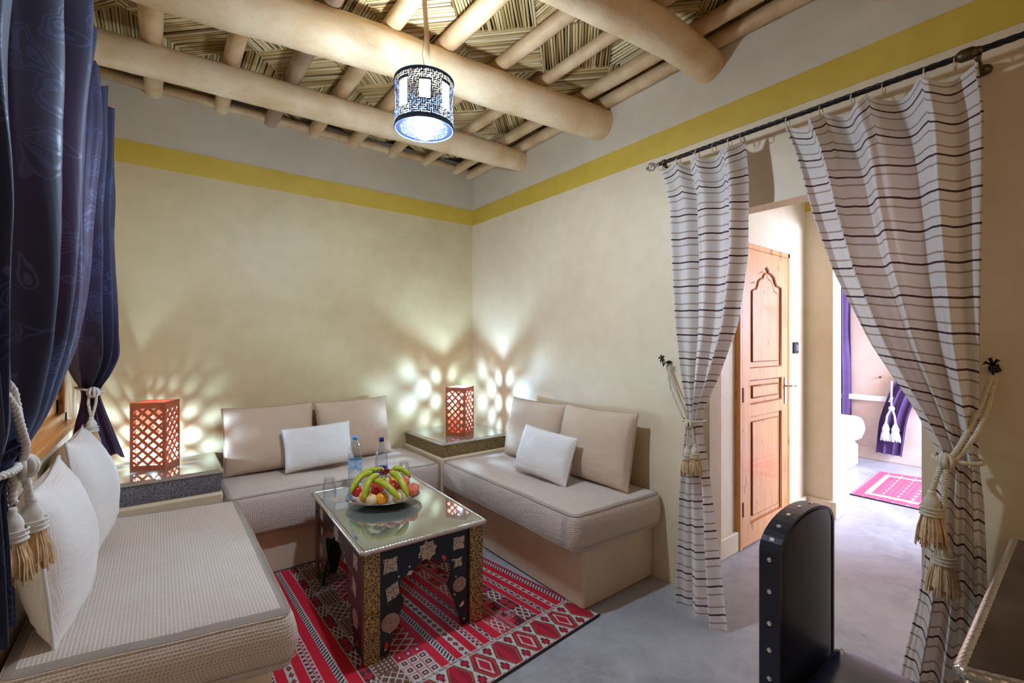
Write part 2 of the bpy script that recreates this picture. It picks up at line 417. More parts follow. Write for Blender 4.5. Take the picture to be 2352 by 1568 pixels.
st('wall_bedroom_right',[(4.4,4.6,-5.05,-.4,0,3.05)],M['plaster_rose'])
st('wall_bedroom_front',[(.12,2.5,-5.25,-5.05,0,3.05),(4.1,4.6,-5.25,-5.05,0,3.05),(2.5,4.1,-5.25,-5.05,0,.8),(2.5,4.1,-5.25,-5.05,2.4,3.05)],M['plaster_pale'])
st('ceiling_hallway',[(.12,4.6,-5.25,-.4,3.05,3.25)],M['plaster_pale'])
st('trim_1',[(-2.70,0,-.004,0,2.491,2.633)],M['yellow'])
st('trim_2',[(-.004,0,-5.05,-.004,2.491,2.633)],M['yellow'])
st('trim_3',[(-2.70,-2.696,-5.05,-.004,2.491,2.633)],M['yellow'])
st('trim_4',[(1.896,1.90,-5.05,-2.134,2.47,2.63)],M['yellow'])
st('trim_5',[(4.34,4.4,-3.2,-.6,.70,.76)],M['bed'])
st('baseboard_hallway',[(1.55,1.90,-2.16,-2.134,0,.13),(1.872,1.90,-2.33,-2.16,0,.13),(1.872,2.10,-2.36,-2.33,0,.13),(.12,.72,-2.16,-2.134,0,.13)],M['plaster_pale'],.004)
st('baseboard_bedroom',[(4.37,4.4,-5.05,-.6,0,.14)],M['plaster_rose'],.004)
# ---- window on the left ----
wd=MB()
Y0,Y1,Z0,Z1=-2.25,-.54,1.01,2.15
for q in((Y0,Y0+.06,Z0,Z1),(Y1-.06,Y1,Z0,Z1),(Y0,Y1,Z0,Z0+.05),(Y0,Y1,Z1-.06,Z1)): wd.box(-2.785,-2.70,*q,.004)
win=obj('window_1',wd,M['pine'],kind='structure')
for k,(a,b) in enumerate(((Y0+.06,-1.40),(-1.39,Y1-.06))):
    lf=MB()
    for q in((a,a+.065,Z0+.05,Z1-.06),(b-.065,b,Z0+.05,Z1-.06),(a,b,Z0+.05,Z0+.12),(a,b,Z1-.12,Z1-.06),(a,b,1.36,1.42),(a,b,1.73,1.76)): lf.box(-2.765,-2.722,*q,.004)
    leaf=obj('casement',lf,M['pine'],win)
    p=MB().box(-2.75,-2.738,a+.06,b-.06,Z0+.11,1.37);p.box(-2.756,-2.732,a+.11,b-.11,Z0+.15,1.33,.008);obj('wood_panel',p,M['pine'],leaf)
    for z0,z1 in((1.41,1.74),(1.75,Z1-.11)): obj('pane',MB().box(-2.748,-2.742,a+.06,b-.06,z0,z1),M['pane'],leaf)
for z in(1.16,1.98): obj('hinge',MB().box(-2.722,-2.712,Y1-.075,Y1-.045,z,z+.10,.003),M['iron'],win)
obj('window_sill',MB().box(-2.72,-2.67,Y0-.03,Y1+.03,Z0-.035,Z0+.005,.006),M['pine'],win)
# ---- ceiling: clay slab with woven reed fields ----
cl=st('ceiling',[(-2.95,.12,-5.25,.2,3.055,3.25)],M['clay'])
def reed_field(cx,cy,ang,s,seed):
    rnd=random.Random(seed);mb=MB();mb.col=[];r=.0075
    n=int(s*(1 if ang is not None else 1.414)/(r*2.0));h=s/2
    for i in range(n):
        o=-h+(i+.5)*s/n
        if ang is None:  # north-south reeds in the diamond
            o2=o*1.414;hl=max(.02,(h*1.414-abs(o2)));dx,dy=0,1;px,py=cx+o2,cy
        else:
            dx,dy=math.cos(ang),math.sin(ang);px,py=cx-dy*o,cy+dx*o;hl=h*rnd.uniform(.98,1.03)
        rr=r*rnd.uniform(.72,1.06);z=3.041+rnd.uniform(-.003,.002)+(.006 if ang is None else (.0 if ang>0 else .003))
        sk=rnd.uniform(-.004,.004);t=rnd.random()**.8
        if rnd.random()<.12:t*=.2
        a=(px-dx*hl-dy*sk,py-dy*hl+dx*sk,z);b=(px+dx*hl+dy*sk,py+dy*hl-dx*sk,z+rnd.uniform(-.003,.003))
        if max(a[1],b[1])>.0:
            pass
        k=len(mb.v);mb.tube([a,b],[rr,rr*rnd.uniform(.8,1)],6);mb.col+=[(t,t,t)]*(len(mb.v)-k)
    return mb
s=.40;q=s/math.sqrt(2)
idx=0
for i in range(-12,14):
    for j in range(-12,14):
        cx=(i+j)*q*1.0-1.35;cy=(i-j)*q-1.0
        if not(-2.85<cx<.12 and -4.3<cy<.12): continue
        ty=(i+2*j)%3
        mb=reed_field(cx,cy,[PI/4,-PI/4,None][ty],s,idx);idx+=1
        for k,(x,y,z) in enumerate(mb.v): mb.v[k]=(min(.03,max(-2.72,x)),min(.03,y),z)
        obj('reed_field',mb,M['reed'],cl,kind='stuff')
def pole_mesh(p0,p1,r0,r1,seed,n=20,seg=34,wob=.012,lump=.09):
    mb=MB();P=[];R=[];a=Vector(p0);b=Vector(p1)
    for k in range(seg+1):
        t=k/seg;p=a.lerp(b,t);p.x+=wob*nz(seed,t*3);p.y+=wob*nz(seed+9,t*3);p.z+=wob*.6*nz(seed+19,t*3)
        P.append(p);R.append((r0+(r1-r0)*t)*(1+lump*nz(seed*3.1,t*6)+.03*nz(seed,t*25)))
    mb.tube(P,R,n)
    for k,v in enumerate(mb.v):
        f=.004*nz(v[0],v[1],v[2],9);mb.v[k]=(v[0]+f,v[1]+f,v[2]+f)
    return mb
def rounded_end(mb): return mb
beams=[((-2.72,-.57,2.875),(.03,-.735,2.872),.088,.083,'pale round poplar ceiling beam nearest the back wall'),
((-2.72,-1.30,2.86),(.03,-1.60,2.845),.112,.098,'thick pale poplar ceiling beam passing behind the lantern cord'),
((-2.72,-2.20,2.875),(.03,-2.35,2.876),.092,.085,'ochre-shaded round ceiling beam ending above the doorway curtains'),
((-2.72,-3.0,2.875),(.03,-3.13,2.87),.09,.085,'round ceiling beam stub at the top right above the yellow band'),
((-2.72,-4.0,2.875),(.03,-4.05,2.87),.09,.085,'round ceiling beam farthest from the back wall')]
for k,(a,b,r0,r1,lb) in enumerate(beams):
    obj('ceiling_beam',pole_mesh(a,b,r0,r1,k*7+3,28,60,.035),M['beam'],None,True,label=lb,cat='beam',group='round poplar beams',angle=50)
jx=[-2.37,-2.01,-1.71,-1.42,-1.13,-.80,-.49,-.18,-.035]
jn=['first','second','third','fourth','fifth','sixth','seventh','eighth']
for k,x in enumerate(jx):
    lb='round joist %s from the left under the woven reeds'%(jn[k] if k<8 else '')
    if k==8: lb='pale joist running along the top of the doorway wall'
    z=2.986 if k<8 else 2.968
    r=[.048,.043,.045,.043,.045,.04,.036,.04,.04][k]
    obj('ceiling_joist',pole_mesh((x,.02,z-.01),(x+.02*nz(k),-4.4,z),r,r*1.05,k*11+40,14,46,.03,.12),M['bark' if k==2 else 'joist'],None,True,label=('rough brown bark-covered joist, '+jn[k]+' from the left') if k==2 else lb,cat='joist',group='joists across the beams',angle=50)
mm=MB();mm.tube([(-2.7,-.025,2.99),(-1.3,-.02,2.985),(0,-.025,2.99)],.03,10);obj('ceiling_joist',mm,M['joist'],None,True,label='thin pole lying along the top of the back wall',cat='joist',group='joists across the beams')
# ================= BENCHES =================
def bench(boxes,lb):
    mb=MB()
    for q in boxes: mb.box(*q,.012)
    return obj('masonry_bench',mb,M['plaster_bench'],label=lb,cat='bench',group='plastered masonry benches')
bench([(-.60,-.001,-2.00,-.668,.0,.318)],'cream plastered built-in bench under the mattress beside the doorway')
bench([(-2.03,-.695,-.59,-.001,.0,.268)],'cream plastered built-in bench along the back wall behind the coffee table')
bench([(-.69,-.001,-.664,-.001,0,.535)],'square plastered plinth under the brass corner table')
bench([(-2.699,-2.05,-.555,-.001,0,.535)],'square plastered plinth under the silver corner table')
bench([(-2.699,-2.035,-1.93,-.56,.0,.318)],'cream plastered built-in bench under the left window')
def mattress(poly,z0,z1,lb,mat,r=.045,seams=True,sag=.01,seed=0):
    # poly: 4 corners ccw; rounded-slab grid
    A,B,C_,D=[Vector((x,y,0)) for x,y in poly]
    def P(u,v): return A*(1-u)*(1-v)+B*u*(1-v)+C_*u*v+D*(1-u)*v
    mb=MB();mb.uv=[]
    Lu=(B-A).length;Lv=(D-A).length
    prof=[(1.0,-.0)]
    nu=max(10,int(Lu/.04));nv=max(10,int(Lv/.04));cx=P(.5,.5)
    def rr(t,L,rad):  # t in0..1 -> position incl rounding parameter
        return t
    # perimeter loops of growing height, then inset top
    per=[]
    def perim(ins):
        pts=[];a=ins/Lu;b=ins/Lv;m=6
        rc=max(.001,.052-ins);
        base=[(a,b),(1-a,b),(1-a,1-b),(a,1-b)]
        cu=rc/Lu;cv=rc/Lv
        for ci,(u,v) in enumerate(base):
            ox=cu if ci in(0,3) else -cu;oy=cv if ci in(0,1) else -cv
            for k in range(m+1):
                th=PI+PI/2*ci+PI/2*k/m
                pts.append((u+ox+cu*math.cos(th),v+oy+cv*math.sin(th)))
        # subdivide edges
        out=[];N=len(pts)
        for i in range(N):
            p,q2=pts[i],pts[(i+1)%N];out.append(p)
            if i%(m+1)==m:
                cnt=(nu if (i//(m+1))%2==0 else nv)
                for k in range(1,cnt): out.append((p[0]+(q2[0]-p[0])*k/cnt,p[1]+(q2[1]-p[1])*k/cnt))
        return out
    levels=[(r*.7,z0),(r*.25,z0+r*.3),(0,z0+r),(-.006,(z0+z1)/2),(0,z1-r),(r*.13,z1-r*.5),(r*.35,z1-r*.2),(r*.75,z1-r*.03),(r*1.3,z1),(r*2.6,z1+.002)]
    loops=[];dist=0;last=None
    for ins,z in levels:
        pr=perim(ins);ids=[];run=0;prev=None
        if last is not None: dist+=math.hypot(ins-last[0],z-last[1])
        last=(ins,z)
        for (u,v) in pr:
            p=P(u,v)
            if prev is not None: run+=(p-prev).length
            prev=p
            zz=z+.005*nz(p.x,p.y,seed,4)+.0015*nz(p.x,p.y,seed,20)
            ids.append(mb.V((p.x,p.y,zz)))
            mb.uv.append((run,dist) if ins<r*.6 and z<z1 else (p.x,p.y))
        loops.append(ids)
    N=len(loops[0])
    mb.F(*loops[0][::-1])
    for a_,b_ in zip(loops,loops[1:]):
        for i in range(N): mb.F(a_[i],a_[(i+1)%N],b_[(i+1)%N],b_[i])
    # top fill: center rings
    c=P(.5,.5);prevl=loops[-1];basep=[Vector(mb.v[i]) for i in prevl]
    for f in(.8,.6,.4,.2):
        ids=[]
        for p in basep:
            x=c.x+(p.x-c.x)*f;y=c.y+(p.y-c.y)*f
            ids.append(mb.V((x,y,z1+.004-sag*(1-f)*.5+.006*nz(x,y,seed,4))));mb.uv.append((x,y))
        for i in range(N): mb.F(prevl[i],prevl[(i+1)%N],ids[(i+1)%N],ids[i])
        prevl=ids
    k=mb.V((c.x,c.y,z1-sag*.5));mb.uv.append((c.x,c.y))
    for i in range(N): mb.F(prevl[i],prevl[(i+1)%N],k)
    o=obj('mattress',mb,mat,None,True,label=lb,cat='mattress')
    if seams:
        for ins,z in((r*.33,z1-r*.16),(.0,z0+r*.8)):
            pts=[P(u,v) for u,v in perim(ins-.002)]
            sm=MB().tube([(p.x,p.y,z+.005*nz(p.x,p.y,seed,4)) for p in pts],.0019,5,closed=True);obj('piping',sm,M['piping'],o,True)
    return o
mattress([(-.70,-2.035),(-.004,-2.075),(-.004,-.665),(-.70,-.665)],.318,.52,'beige waffle-weave bench mattress beside the doorway, holding two beige cushions',M['waffle'],.042,seed=3)
mattress([(-2.045,-.668),(-.698,-.668),(-.698,-.004),(-2.045,-.004)],.268,.512,'beige waffle-weave bench mattress along the back wall',M['waffle'],.040,seed=8)
mattress([(-2.695,-1.90),(-1.975,-2.045),(-1.975,-.674),(-2.695,-.565)],.318,.52,'beige waffle-weave bench mattress in the left foreground under the window',M['waffle'],.065,seed=5)
# ---- cushions ----
def frame_matrix(c,ex,ey):
    ex=Vector(ex).normalized();ey=Vector(ey);ey=(ey-ex*ex.dot(ey)).normalized();ezv=ex.cross(ey)
    m=Matrix.Identity(4)
    for i in range(3): m[i][0]=ex[i];m[i][1]=ey[i];m[i][2]=ezv[i];m[i][3]=c[i]
    return m
def cushion(c,ex,ey,w,h,t,mat,pm,lb,group,seed=0,wr=1.0,name='cushion',pw=.40,pin=.05):
    mb=MB();mb.M=frame_matrix(c,ex,ey);mb.uv=[]
    n=26
    def sh(u,v):
        x=w/2*u*(1-pin*(1-v*v)*abs(u)**3);y=h/2*v*(1-pin*(1-u*u)*abs(v)**3)
        return x,y
    for sd in(1,-1):
        I=[]
        for j in range(n+1):
            row=[]
            for i in range(n+1):
                a=-1+2*i/n;b=-1+2*j/n
                u=math.sin(a*PI/2)*.6+a*.4;v=math.sin(b*PI/2)*.6+b*.4
                x,y=sh(u,v)
                f=max(0,(1-u*u)*(1-v*v))
                z=t/2*f**pw
                e=1-f
                z+=wr*(.008*nz(x+seed,y,seed,7)+.012*abs(nz(x*1.2+seed,y*4,seed,7))*e**.5-.008*e**.5*abs(nz(x*5,y*1.5+seed,2,6)))*min(1,f*6)
                row.append(mb.V((x,y,sd*z)));mb.uv.append((x,y))
            I.append(row)
        for j in range(n):
            for i in range(n): mb.F(I[j][i],I[j][i+1],I[j+1][i+1],I[j+1][i])
    o=obj(name,mb,mat,None,True,label=lb,cat='cushion',group=group)
    pts=[]
    for k in range(4*24):
        s_,f=divmod(k,24);f=-1+2*f/24;f=math.sin(f*PI/2)*.3+f*.7
        u,v=[(f,-1),(1,f),(-f,1),(-1,-f)][s_];x,y=sh(u,v);pts.append((x,y,.002*nz(k,seed)))
    pb=MB();pb.M=mb.M;pb.tube(pts,.0048,6,closed=True);obj('piping',pb,pm,o,True)
    return o
g1='large beige back cushions';g2='small white pillows';g3='large pale cushions under the window'
cushion((-1.735,-.13,.735),(1,-.03,0),(-.01,.22,1),.565,.445,.20,M['linen'],M['piping'],'large beige cushion against the back wall, beside the lit left lattice lamp',g1,1)
cushion((-1.155,-.13,.735),(1,.0,.02),(0,.22,1),.55,.445,.20,M['linen'],M['piping'],'large beige cushion against the back wall, behind the two bottles',g1,2)
cushion((-1.46,-.31,.675),(1,.0,.03),(0,.30,1),.45,.285,.15,M['white_linen'],M['piping_w'],'small white rectangular pillow in front of the back-wall cushions',g2,3)
cushion((-.15,-1.08,.745),(.03,-1,0),(.22,0,1),.58,.44,.20,M['linen'],M['piping'],'large beige cushion on the right mattress, next to the corner table',g1,4)
cushion((-.15,-1.67,.745),(.0,-1,.01),(.22,0,1),.60,.46,.20,M['linen'],M['piping'],'large beige cushion on the right mattress, nearest the striped curtain',g1,5)
cushion((-.37,-1.44,.675),(.05,-1,-.05),(.33,0,1),.47,.30,.15,M['white_linen'],M['piping_w'],'small white rectangular pillow leaning on the right-hand cushions',g2,6)
cushion((-2.60,-1.60,.752),(0,1,.03),(-.10,.06,1),.46,.47,.20,M['white_linen'],M['piping_w'],'pale square cushion in the left foreground behind the rope tassel',g3,7,1.0,pw=.58,pin=.09)
cushion((-2.59,-1.01,.768),(0,1,.0),(-.12,.04,1),.50,.50,.22,M['white_linen'],M['piping_w'],'pale square cushion between the foreground cushion and the left lamp',g3,8,1.0,pw=.58,pin=.09)
# ---- corner tables ----
def rope(mb,path,r,strands=3,pitch=.03,step=.005,n=5,closed=False,off=.52):
    P=[Vector(p) for p in path];pts=[P[0]]
    for a,b in zip(P,P[1:]+([P[0]] if closed else [])):
        L=(b-a).length;k=max(1,int(L/step))
        for i in range(1,k+1): pts.append(a.lerp(b,i/k))
    # smooth
    for _ in range(3):
        pts=[pts[0]]+[(pts[i-1]+pts[i]*2+pts[i+1])/4 for i in range(1,len(pts)-1)]+[pts[-1]]
    up=None;fr=[];d=0
    for i,p in enumerate(pts):
        t=(pts[min(i+1,len(pts)-1)]-pts[max(i-1,0)])
        if t.length<1e-9:t=Vector((0,0,1))
        t.normalize()
        if up is None: up=Vector((1,0,0)) if abs(t.x)<.8 else Vector((0,0,1))
        x=up-t*up.dot(t);x.normalize();y=t.cross(x);up=x
        if i: d+=(p-pts[i-1]).length
        fr.append((p,x,y,d))
    for j in range(strands):
        mb.tube([p+(x*math.cos(2*PI*(d/pitch+j/strands))+y*math.sin(2*PI*(d/pitch+j/strands)))*r*off for p,x,y,d in fr],r*(.56 if off>.4 else .86),n)
    return mb
def corner_table(x0,x1,y0,y1,zt,lb,fil):
    t=thing('corner_table',((x0+x1)/2,(y0+y1)/2,.535),lb,'table','low corner tables')
    obj('filigree_case',MB().box(x0+.012,x1-.012,y0+.012,y1-.012,.536,zt-.022,.003),fil,t)
    obj('top_frame',MB().box(x0,x1,y0,y1,zt-.022,zt-.003,.006),M['silver'],t)
    obj('glass_top',MB().box(x0+.02,x1-.02,y0+.02,y1-.02,zt-.004,zt,.001),M['silvertop'],t)
    return t
corner_table(-.69,-.004,-.66,-.004,.645,'brass-filigree corner table between the back and doorway benches',M['brass_dark'])
corner_table(-2.696,-2.045,-.54,-.004,.66,'silver-filigree corner table under the left lattice lamp',M['silver_fil'])
# ---- lattice lamps ----
def lattice_lamp(cx,cy,z,bz,lb,s=.172,h=.385,ang=33):
    t=thing('lattice_lamp',(cx,cy,z),lb,'lamp','wooden lattice table lamps')
    A=math.radians(ang)
    for k in range(4):
        th=A+k*PI/2;nx,ny=math.sin(th),-math.cos(th)   # outward normal
        ex=(math.cos(th),math.sin(th),0);c=(cx+nx*(s/2-.006),cy+ny*(s/2-.006),z+h/2)
        mb=MB();mb.M=frame_matrix(c,ex,(0,0,1))
        w=s/2;hh=h/2;T=.005
        for q in((-w,-w+.017,-hh,hh),(w-.017,w,-hh,hh),(-w+.017,w-.017,-hh,-hh+.026),(-w+.017,w-.017,hh-.032,hh)): mb.box(q[0],q[1],q[2],q[3],-T,T)
        wi=w-.016;h0,h1=-hh+.025,hh-.031;p=.0385*math.sqrt(2);lw=.0072
        for sg in(1,-1):
            c0=-40
            for i in range(-14,15):
                o=i*p  # line y = sg*x + o
                pts=[]
                for x in(-wi,wi):
                    y=sg*x+o
                    if h0<=y<=h1: pts.append((x,y))
                for y in(h0,h1):
                    x=(y-o)*sg
                    if -wi<x<wi: pts.append((x,y))
                if len(pts)<2: continue
                (xa,ya),(xb,yb)=pts[0],pts[1];L=math.hypot(xb-xa,yb-ya)
                if L<.012: continue
                dx,dy=(xb-xa)/L,(yb-ya)/L
                a=[(xa-dy*lw,ya+dx*lw),(xa+dy*lw,ya-dx*lw),(xb+dy*lw,yb-dx*lw),(xb-dy*lw,yb+dx*lw)]
                a=[(max(-w+.002,min(w-.002,x)),max(-hh+.002,min(hh-.002,y))) for x,y in a]
                if sg>0: mb.prism(a,-T*.8,T*.8)
                else: mb.prism(a,-T*.75,T*.75)
        obj('lattice_panel',mb,M['lampwood'],t)
    mb=MB();mb.M=rotz(A,(cx,cy,0));b=s/2-.012
    mb.box(-b,b,-b,b,z,z+.006);obj('base',mb,M['lampwood'],t)
    hb=bz
    obj('socket',MB().lathe([(0,0),(.016,0),(.016,.03),(.012,.032),(0,.032)],(cx,cy,hb-.055),12),M['black_plastic'],t,True)
    obj('bulb',MB().lathe([(.0,-.012),(.007,-.01),(.011,0),(.014,.010),(.011,.020),(0,.024)],(cx,cy,hb),14),M['lamp_bulb'],t,True)
    if hb-.055>z+.02: obj('stem',MB().tube([(cx,cy,z+.004),(cx,cy,hb-.05)],.004,6),M['black_plastic'],t)
    return t
lattice_lamp(-2.358,-.20,.66,.715,'red-brown wooden lattice lamp lit at its base, on the left corner table',.178,.385,66)
lattice_lamp(-.388,-.42,.645,.93,'red-brown wooden lattice lamp lit near its top, on the right corner table')
# ---- coffee table ----
def poly_star(r,n=8,inner=.72,rot=0): return [(r*(1 if k%2==0 else inner)*math.cos(rot+PI*k/n),r*(1 if k%2==0 else inner)*math.sin(rot+PI*k/n)) for k in range(2*n)]
CT=Vector((-1.332,-1.270,0));TA=math.radians(-2.5);TW,TL,TH=.612,.945,.508
tab=thing('coffee_table',(CT.x,CT.y,.0085),'black lacquered coffee table with bone inlays under a fruit platter','table')
TM=rotz(TA,(CT.x,CT.y,0))
def tm(): m=MB();m.M=TM;return m
hx,hy=TW/2,TL/2;z0=.0085;zt=TH-.02
obj('tabletop',tm().box(-hx+.012,hx-.012,-hy+.012,hy-.012,zt-.006,TH-.003,.002),M['silvertop'],tab)
mb=MB();mb.M=Matrix.Translation((-1.515,-1.005,0));mb.prism([(x*1.5,y*1.5) for x,y in poly_star(.045,8,.78,.2)],TH-.0029,TH-.0022)
obj('engraved_rosette',mb,M['bone'],tab)
rm=tm()
for a,b in(((-hx,-hy),(hx,-hy)),((hx,-hy),(hx,hy)),((hx,hy),(-hx,hy)),((-hx,hy),(-hx,-hy))): rope(rm,[(a[0],a[1],TH-.010),(b[0],b[1],TH-.010)],.0125,3,.045,.008,8,off=.16)
obj('twisted_rim',rm,M['silver'],tab,True)
for sx in(-1,1):
    for sy in(-1,1):
        x=sx*(hx-.045);y=sy*(hy-.025)
        p=tm().box(x-.036,x+.036,y-.018,y+.018,z0,zt-.004,.003);post=obj('corner_post',p,M['brass'],tab)
        obj('edge_strip',tm().box(sx*(hx-.018)-.010,sx*(hx-.018)+.010,y-.016,y+.016,z0,zt-.004,.002),M['brown_edge'],post)
ARCH=[(1.0,0),(.93,.05),(.80,.13),(.66,.185),(.60,.215),(.66,.245),(.72,.275),(.70,.305),(.60,.325),(.46,.333),(.36,.34),(.28,.352),(.15,.372),(0,.392)]
def side_panel(w,axis,off,sgn):
    # local (s along, z) polygon
    hw=w*.40 if axis=='x' else w*.36
    pts=[(-w/2,z0+.004),(-w/2,zt-.006),(w/2,zt-.006),(w/2,z0+.004)]
    pts+=[(hw*a,z0+.004+b) for a,b in ARCH]+[(-hw*a,z0+.004+b) for a,b in ARCH[::-1][1:]]
    mb=MB()
    mb.M=TM@(Matrix(((1,0,0,0),(0,0,-1,0),(0,1,0,0),(0,0,0,1))) if axis=='x' else Matrix(((0,0,1,0),(1,0,0,0),(0,1,0,0),(0,0,0,1))))
    mb.prism(pts,off-.006,off+.006)
    return mb
def lobed(r,n=4,depth=.12,rot=0,sq=.0): 
    o=[]
    for k in range(32):
        a=2*PI*k/32;q_=1/max(abs(math.cos(a)),abs(math.sin(a)));o.append((r*(q_*.85)*(1-depth*abs(math.cos(2*a+rot))**3)*math.cos(a),r*(q_*.85)*(1-depth*abs(math.cos(2*a+rot))**3)*math.sin(a)))
    return o
def kite(r,w=.6,rot=0):
    o=[]
    for k in range(24):
        a=2*PI*k/24;q_=1/(abs(math.cos(a))+abs(math.sin(a)));rr=r*q_*(1-.12*abs(math.cos(2*a))*0)
        x,y=rr*math.cos(a)*w,rr*math.sin(a);o.append((x*math.cos(rot)-y*math.sin(rot),x*math.sin(rot)+y*math.cos(rot)))
    return o
def circ(r,n=20): return [(r*math.cos(2*PI*k/n),r*math.sin(2*PI*k/n)) for k in range(n)]
def inlays(panel,axis,off,sgn,w,faded=False):
    base=TM@(Matrix(((1,0,0,0),(0,0,-1,0),(0,1,0,0),(0,0,0,1))) if axis=='x' else Matrix(((0,0,1,0),(1,0,0,0),(0,1,0,0),(0,0,0,1))))
    f=sgn*.006;th=.0018*sgn
    def put(poly,s,z,m,nm='inlay'):
        mb=MB();mb.M=base;q2=[(x+s,y+z) for x,y in poly];a=off+f;b=off+f+th
        mb.prism(q2,min(a,b),max(a,b));obj(nm,mb,m,panel)
    W_=w/2
    put(lobed(.038),-W_*.76,.405,M['bone']);put(lobed(.036,rot=.5),W_*.74,.418,M['bone'])
    put(poly_star(.049,8,.76,.2),-.0+.005,.425,M['bone'])
    put(kite(.048,.75,-.5),-W_*.72,.285,M['bone']);put(lobed(.026,depth=.2),W_*.72,.325,M['bone'])
    put(circ(.042),-W_*.76,.150,M['disc']);put(circ(.036),W_*.76,.215,M['disc'])
    put(circ(.005,8),-W_*.76,.150,M['bone_plain']);put(circ(.005,8),W_*.76,.215,M['bone_plain'])
    put(kite(.018,.6,-1.2),-W_*.36,.345,M['bone_plain']);put(kite(.016,.6,-.6),W_*.82,.115,M['bone_plain'])
    put(kite(.018,.55),W_*.40,.365,M['redstone'],'red_inlay');put(kite(.021,.5),-W_*.84,.055,M['redstone'],'red_inlay')
    hw=w*.40 if axis=='x' else w*.36
    for a,b in((1.08,.03),(.97,.10),(.80,.165),(.84,.25),(.74,.335),(.46,.365),(.2,.395)):
        for sg in(-1,1): put(circ(.0048,8),sg*hw*a,z0+b,M['bone_plain'],'stud')
for axis,off,sgn,w in(('x',hy-.03,1,TW-.155),('x',-(hy-.03),-1,TW-.155),('y',-(hx-.02),-1,TL-.08),('y',hx-.02,1,TL-.08)):
    # axis x: world y = -z  => off=+ means south face
    p=obj('side_panel',side_panel(w,axis,off,sgn),M['lacquer'],tab)
    inlays(p,axis,off,sgn,w)
# ---- kilim rug ----
RC={'R':(.62,.006,.028),'S':(.46,.006,.03),'D':(.13,.006,.02),'K':(.022,.012,.02),'W':(.58,.53,.48),'O':(.45,.07,.025),'P':(.55,.20,.20),'B':(.16,.06,.03)}
def rug(name,quad,wu,wv,fn,lb,cell=.0042,z=.007,edge=True):
    nu=int(wu/cell);nv=int(wv/cell)
    uu=(np.arange(nu+1)/nu)[None,:].repeat(nv+1,0);vv=(np.arange(nv+1)/nv)[:,None].repeat(nu+1,1)
    A,B,C_,D=[np.array(p) for p in quad]
    X=A[0]*(1-uu)*(1-vv)+B[0]*uu*(1-vv)+C_[0]*uu*vv+D[0]*(1-uu)*vv
    Y=A[1]*(1-uu)*(1-vv)+B[1]*uu*(1-vv)+C_[1]*uu*vv+D[1]*(1-uu)*vv
    Zc=z+.0008*np.sin(uu*40+vv*7)
    col=fn(uu*wu,vv*wv)
    me=bpy.data.meshes.new(name);n=(nu+1)*(nv+1)
    o0=np.array([X.mean(),Y.mean(),0.0])
    co=np.stack([X,Y,Zc],-1).reshape(-1,3)-o0
    me.vertices.add(n);me.vertices.foreach_set('co',co.ravel())
    idx=np.arange(n).reshape(nv+1,nu+1)
    q=np.stack([idx[:-1,:-1],idx[:-1,1:],idx[1:,1:],idx[1:,:-1]],-1).reshape(-1,4)
    me.loops.add(q.size);me.loops.foreach_set('vertex_index',q.ravel().astype(np.int32))
    me.polygons.add(len(q));me.polygons.foreach_set('loop_start',(np.arange(len(q))*4).astype(np.int32))
    try: me.polygons.foreach_set('loop_total',np.full(len(q),4,dtype=np.int32))
    except Exception: pass
    me.update();me.validate()
    ca=me.color_attributes.new('tone','FLOAT_COLOR','POINT');c=np.ones((n,4),dtype=np.float32);c[:,:3]=col.reshape(-1,3);ca.data.foreach_set('color',c.ravel())
    me.materials.append(M['kilim']);o=bpy.data.objects.new(name,me);o.location=o0.tolist();S.collection.objects.link(o);ORG[o.name]=o0.tolist()
    tag(o,lb,'rug')
    if edge:
        mb=MB();q4=[tuple(p) for p in quad];mb.prism(q4,.0012,z-.0012);obj('rug_backing',mb,M['kilim_edge'],o)
        mb=MB();mb.tube([(quad[0][0],quad[0][1],.005),((quad[0][0]+quad[1][0])/2,(quad[0][1]+quad[1][1])/2-.004,.0055),(quad[1][0],quad[1][1],.007)],.0052,6);obj('front_edge',mb,M['kilim_edge'],o)
    return o
def fr(x): return x-np.floor(x)
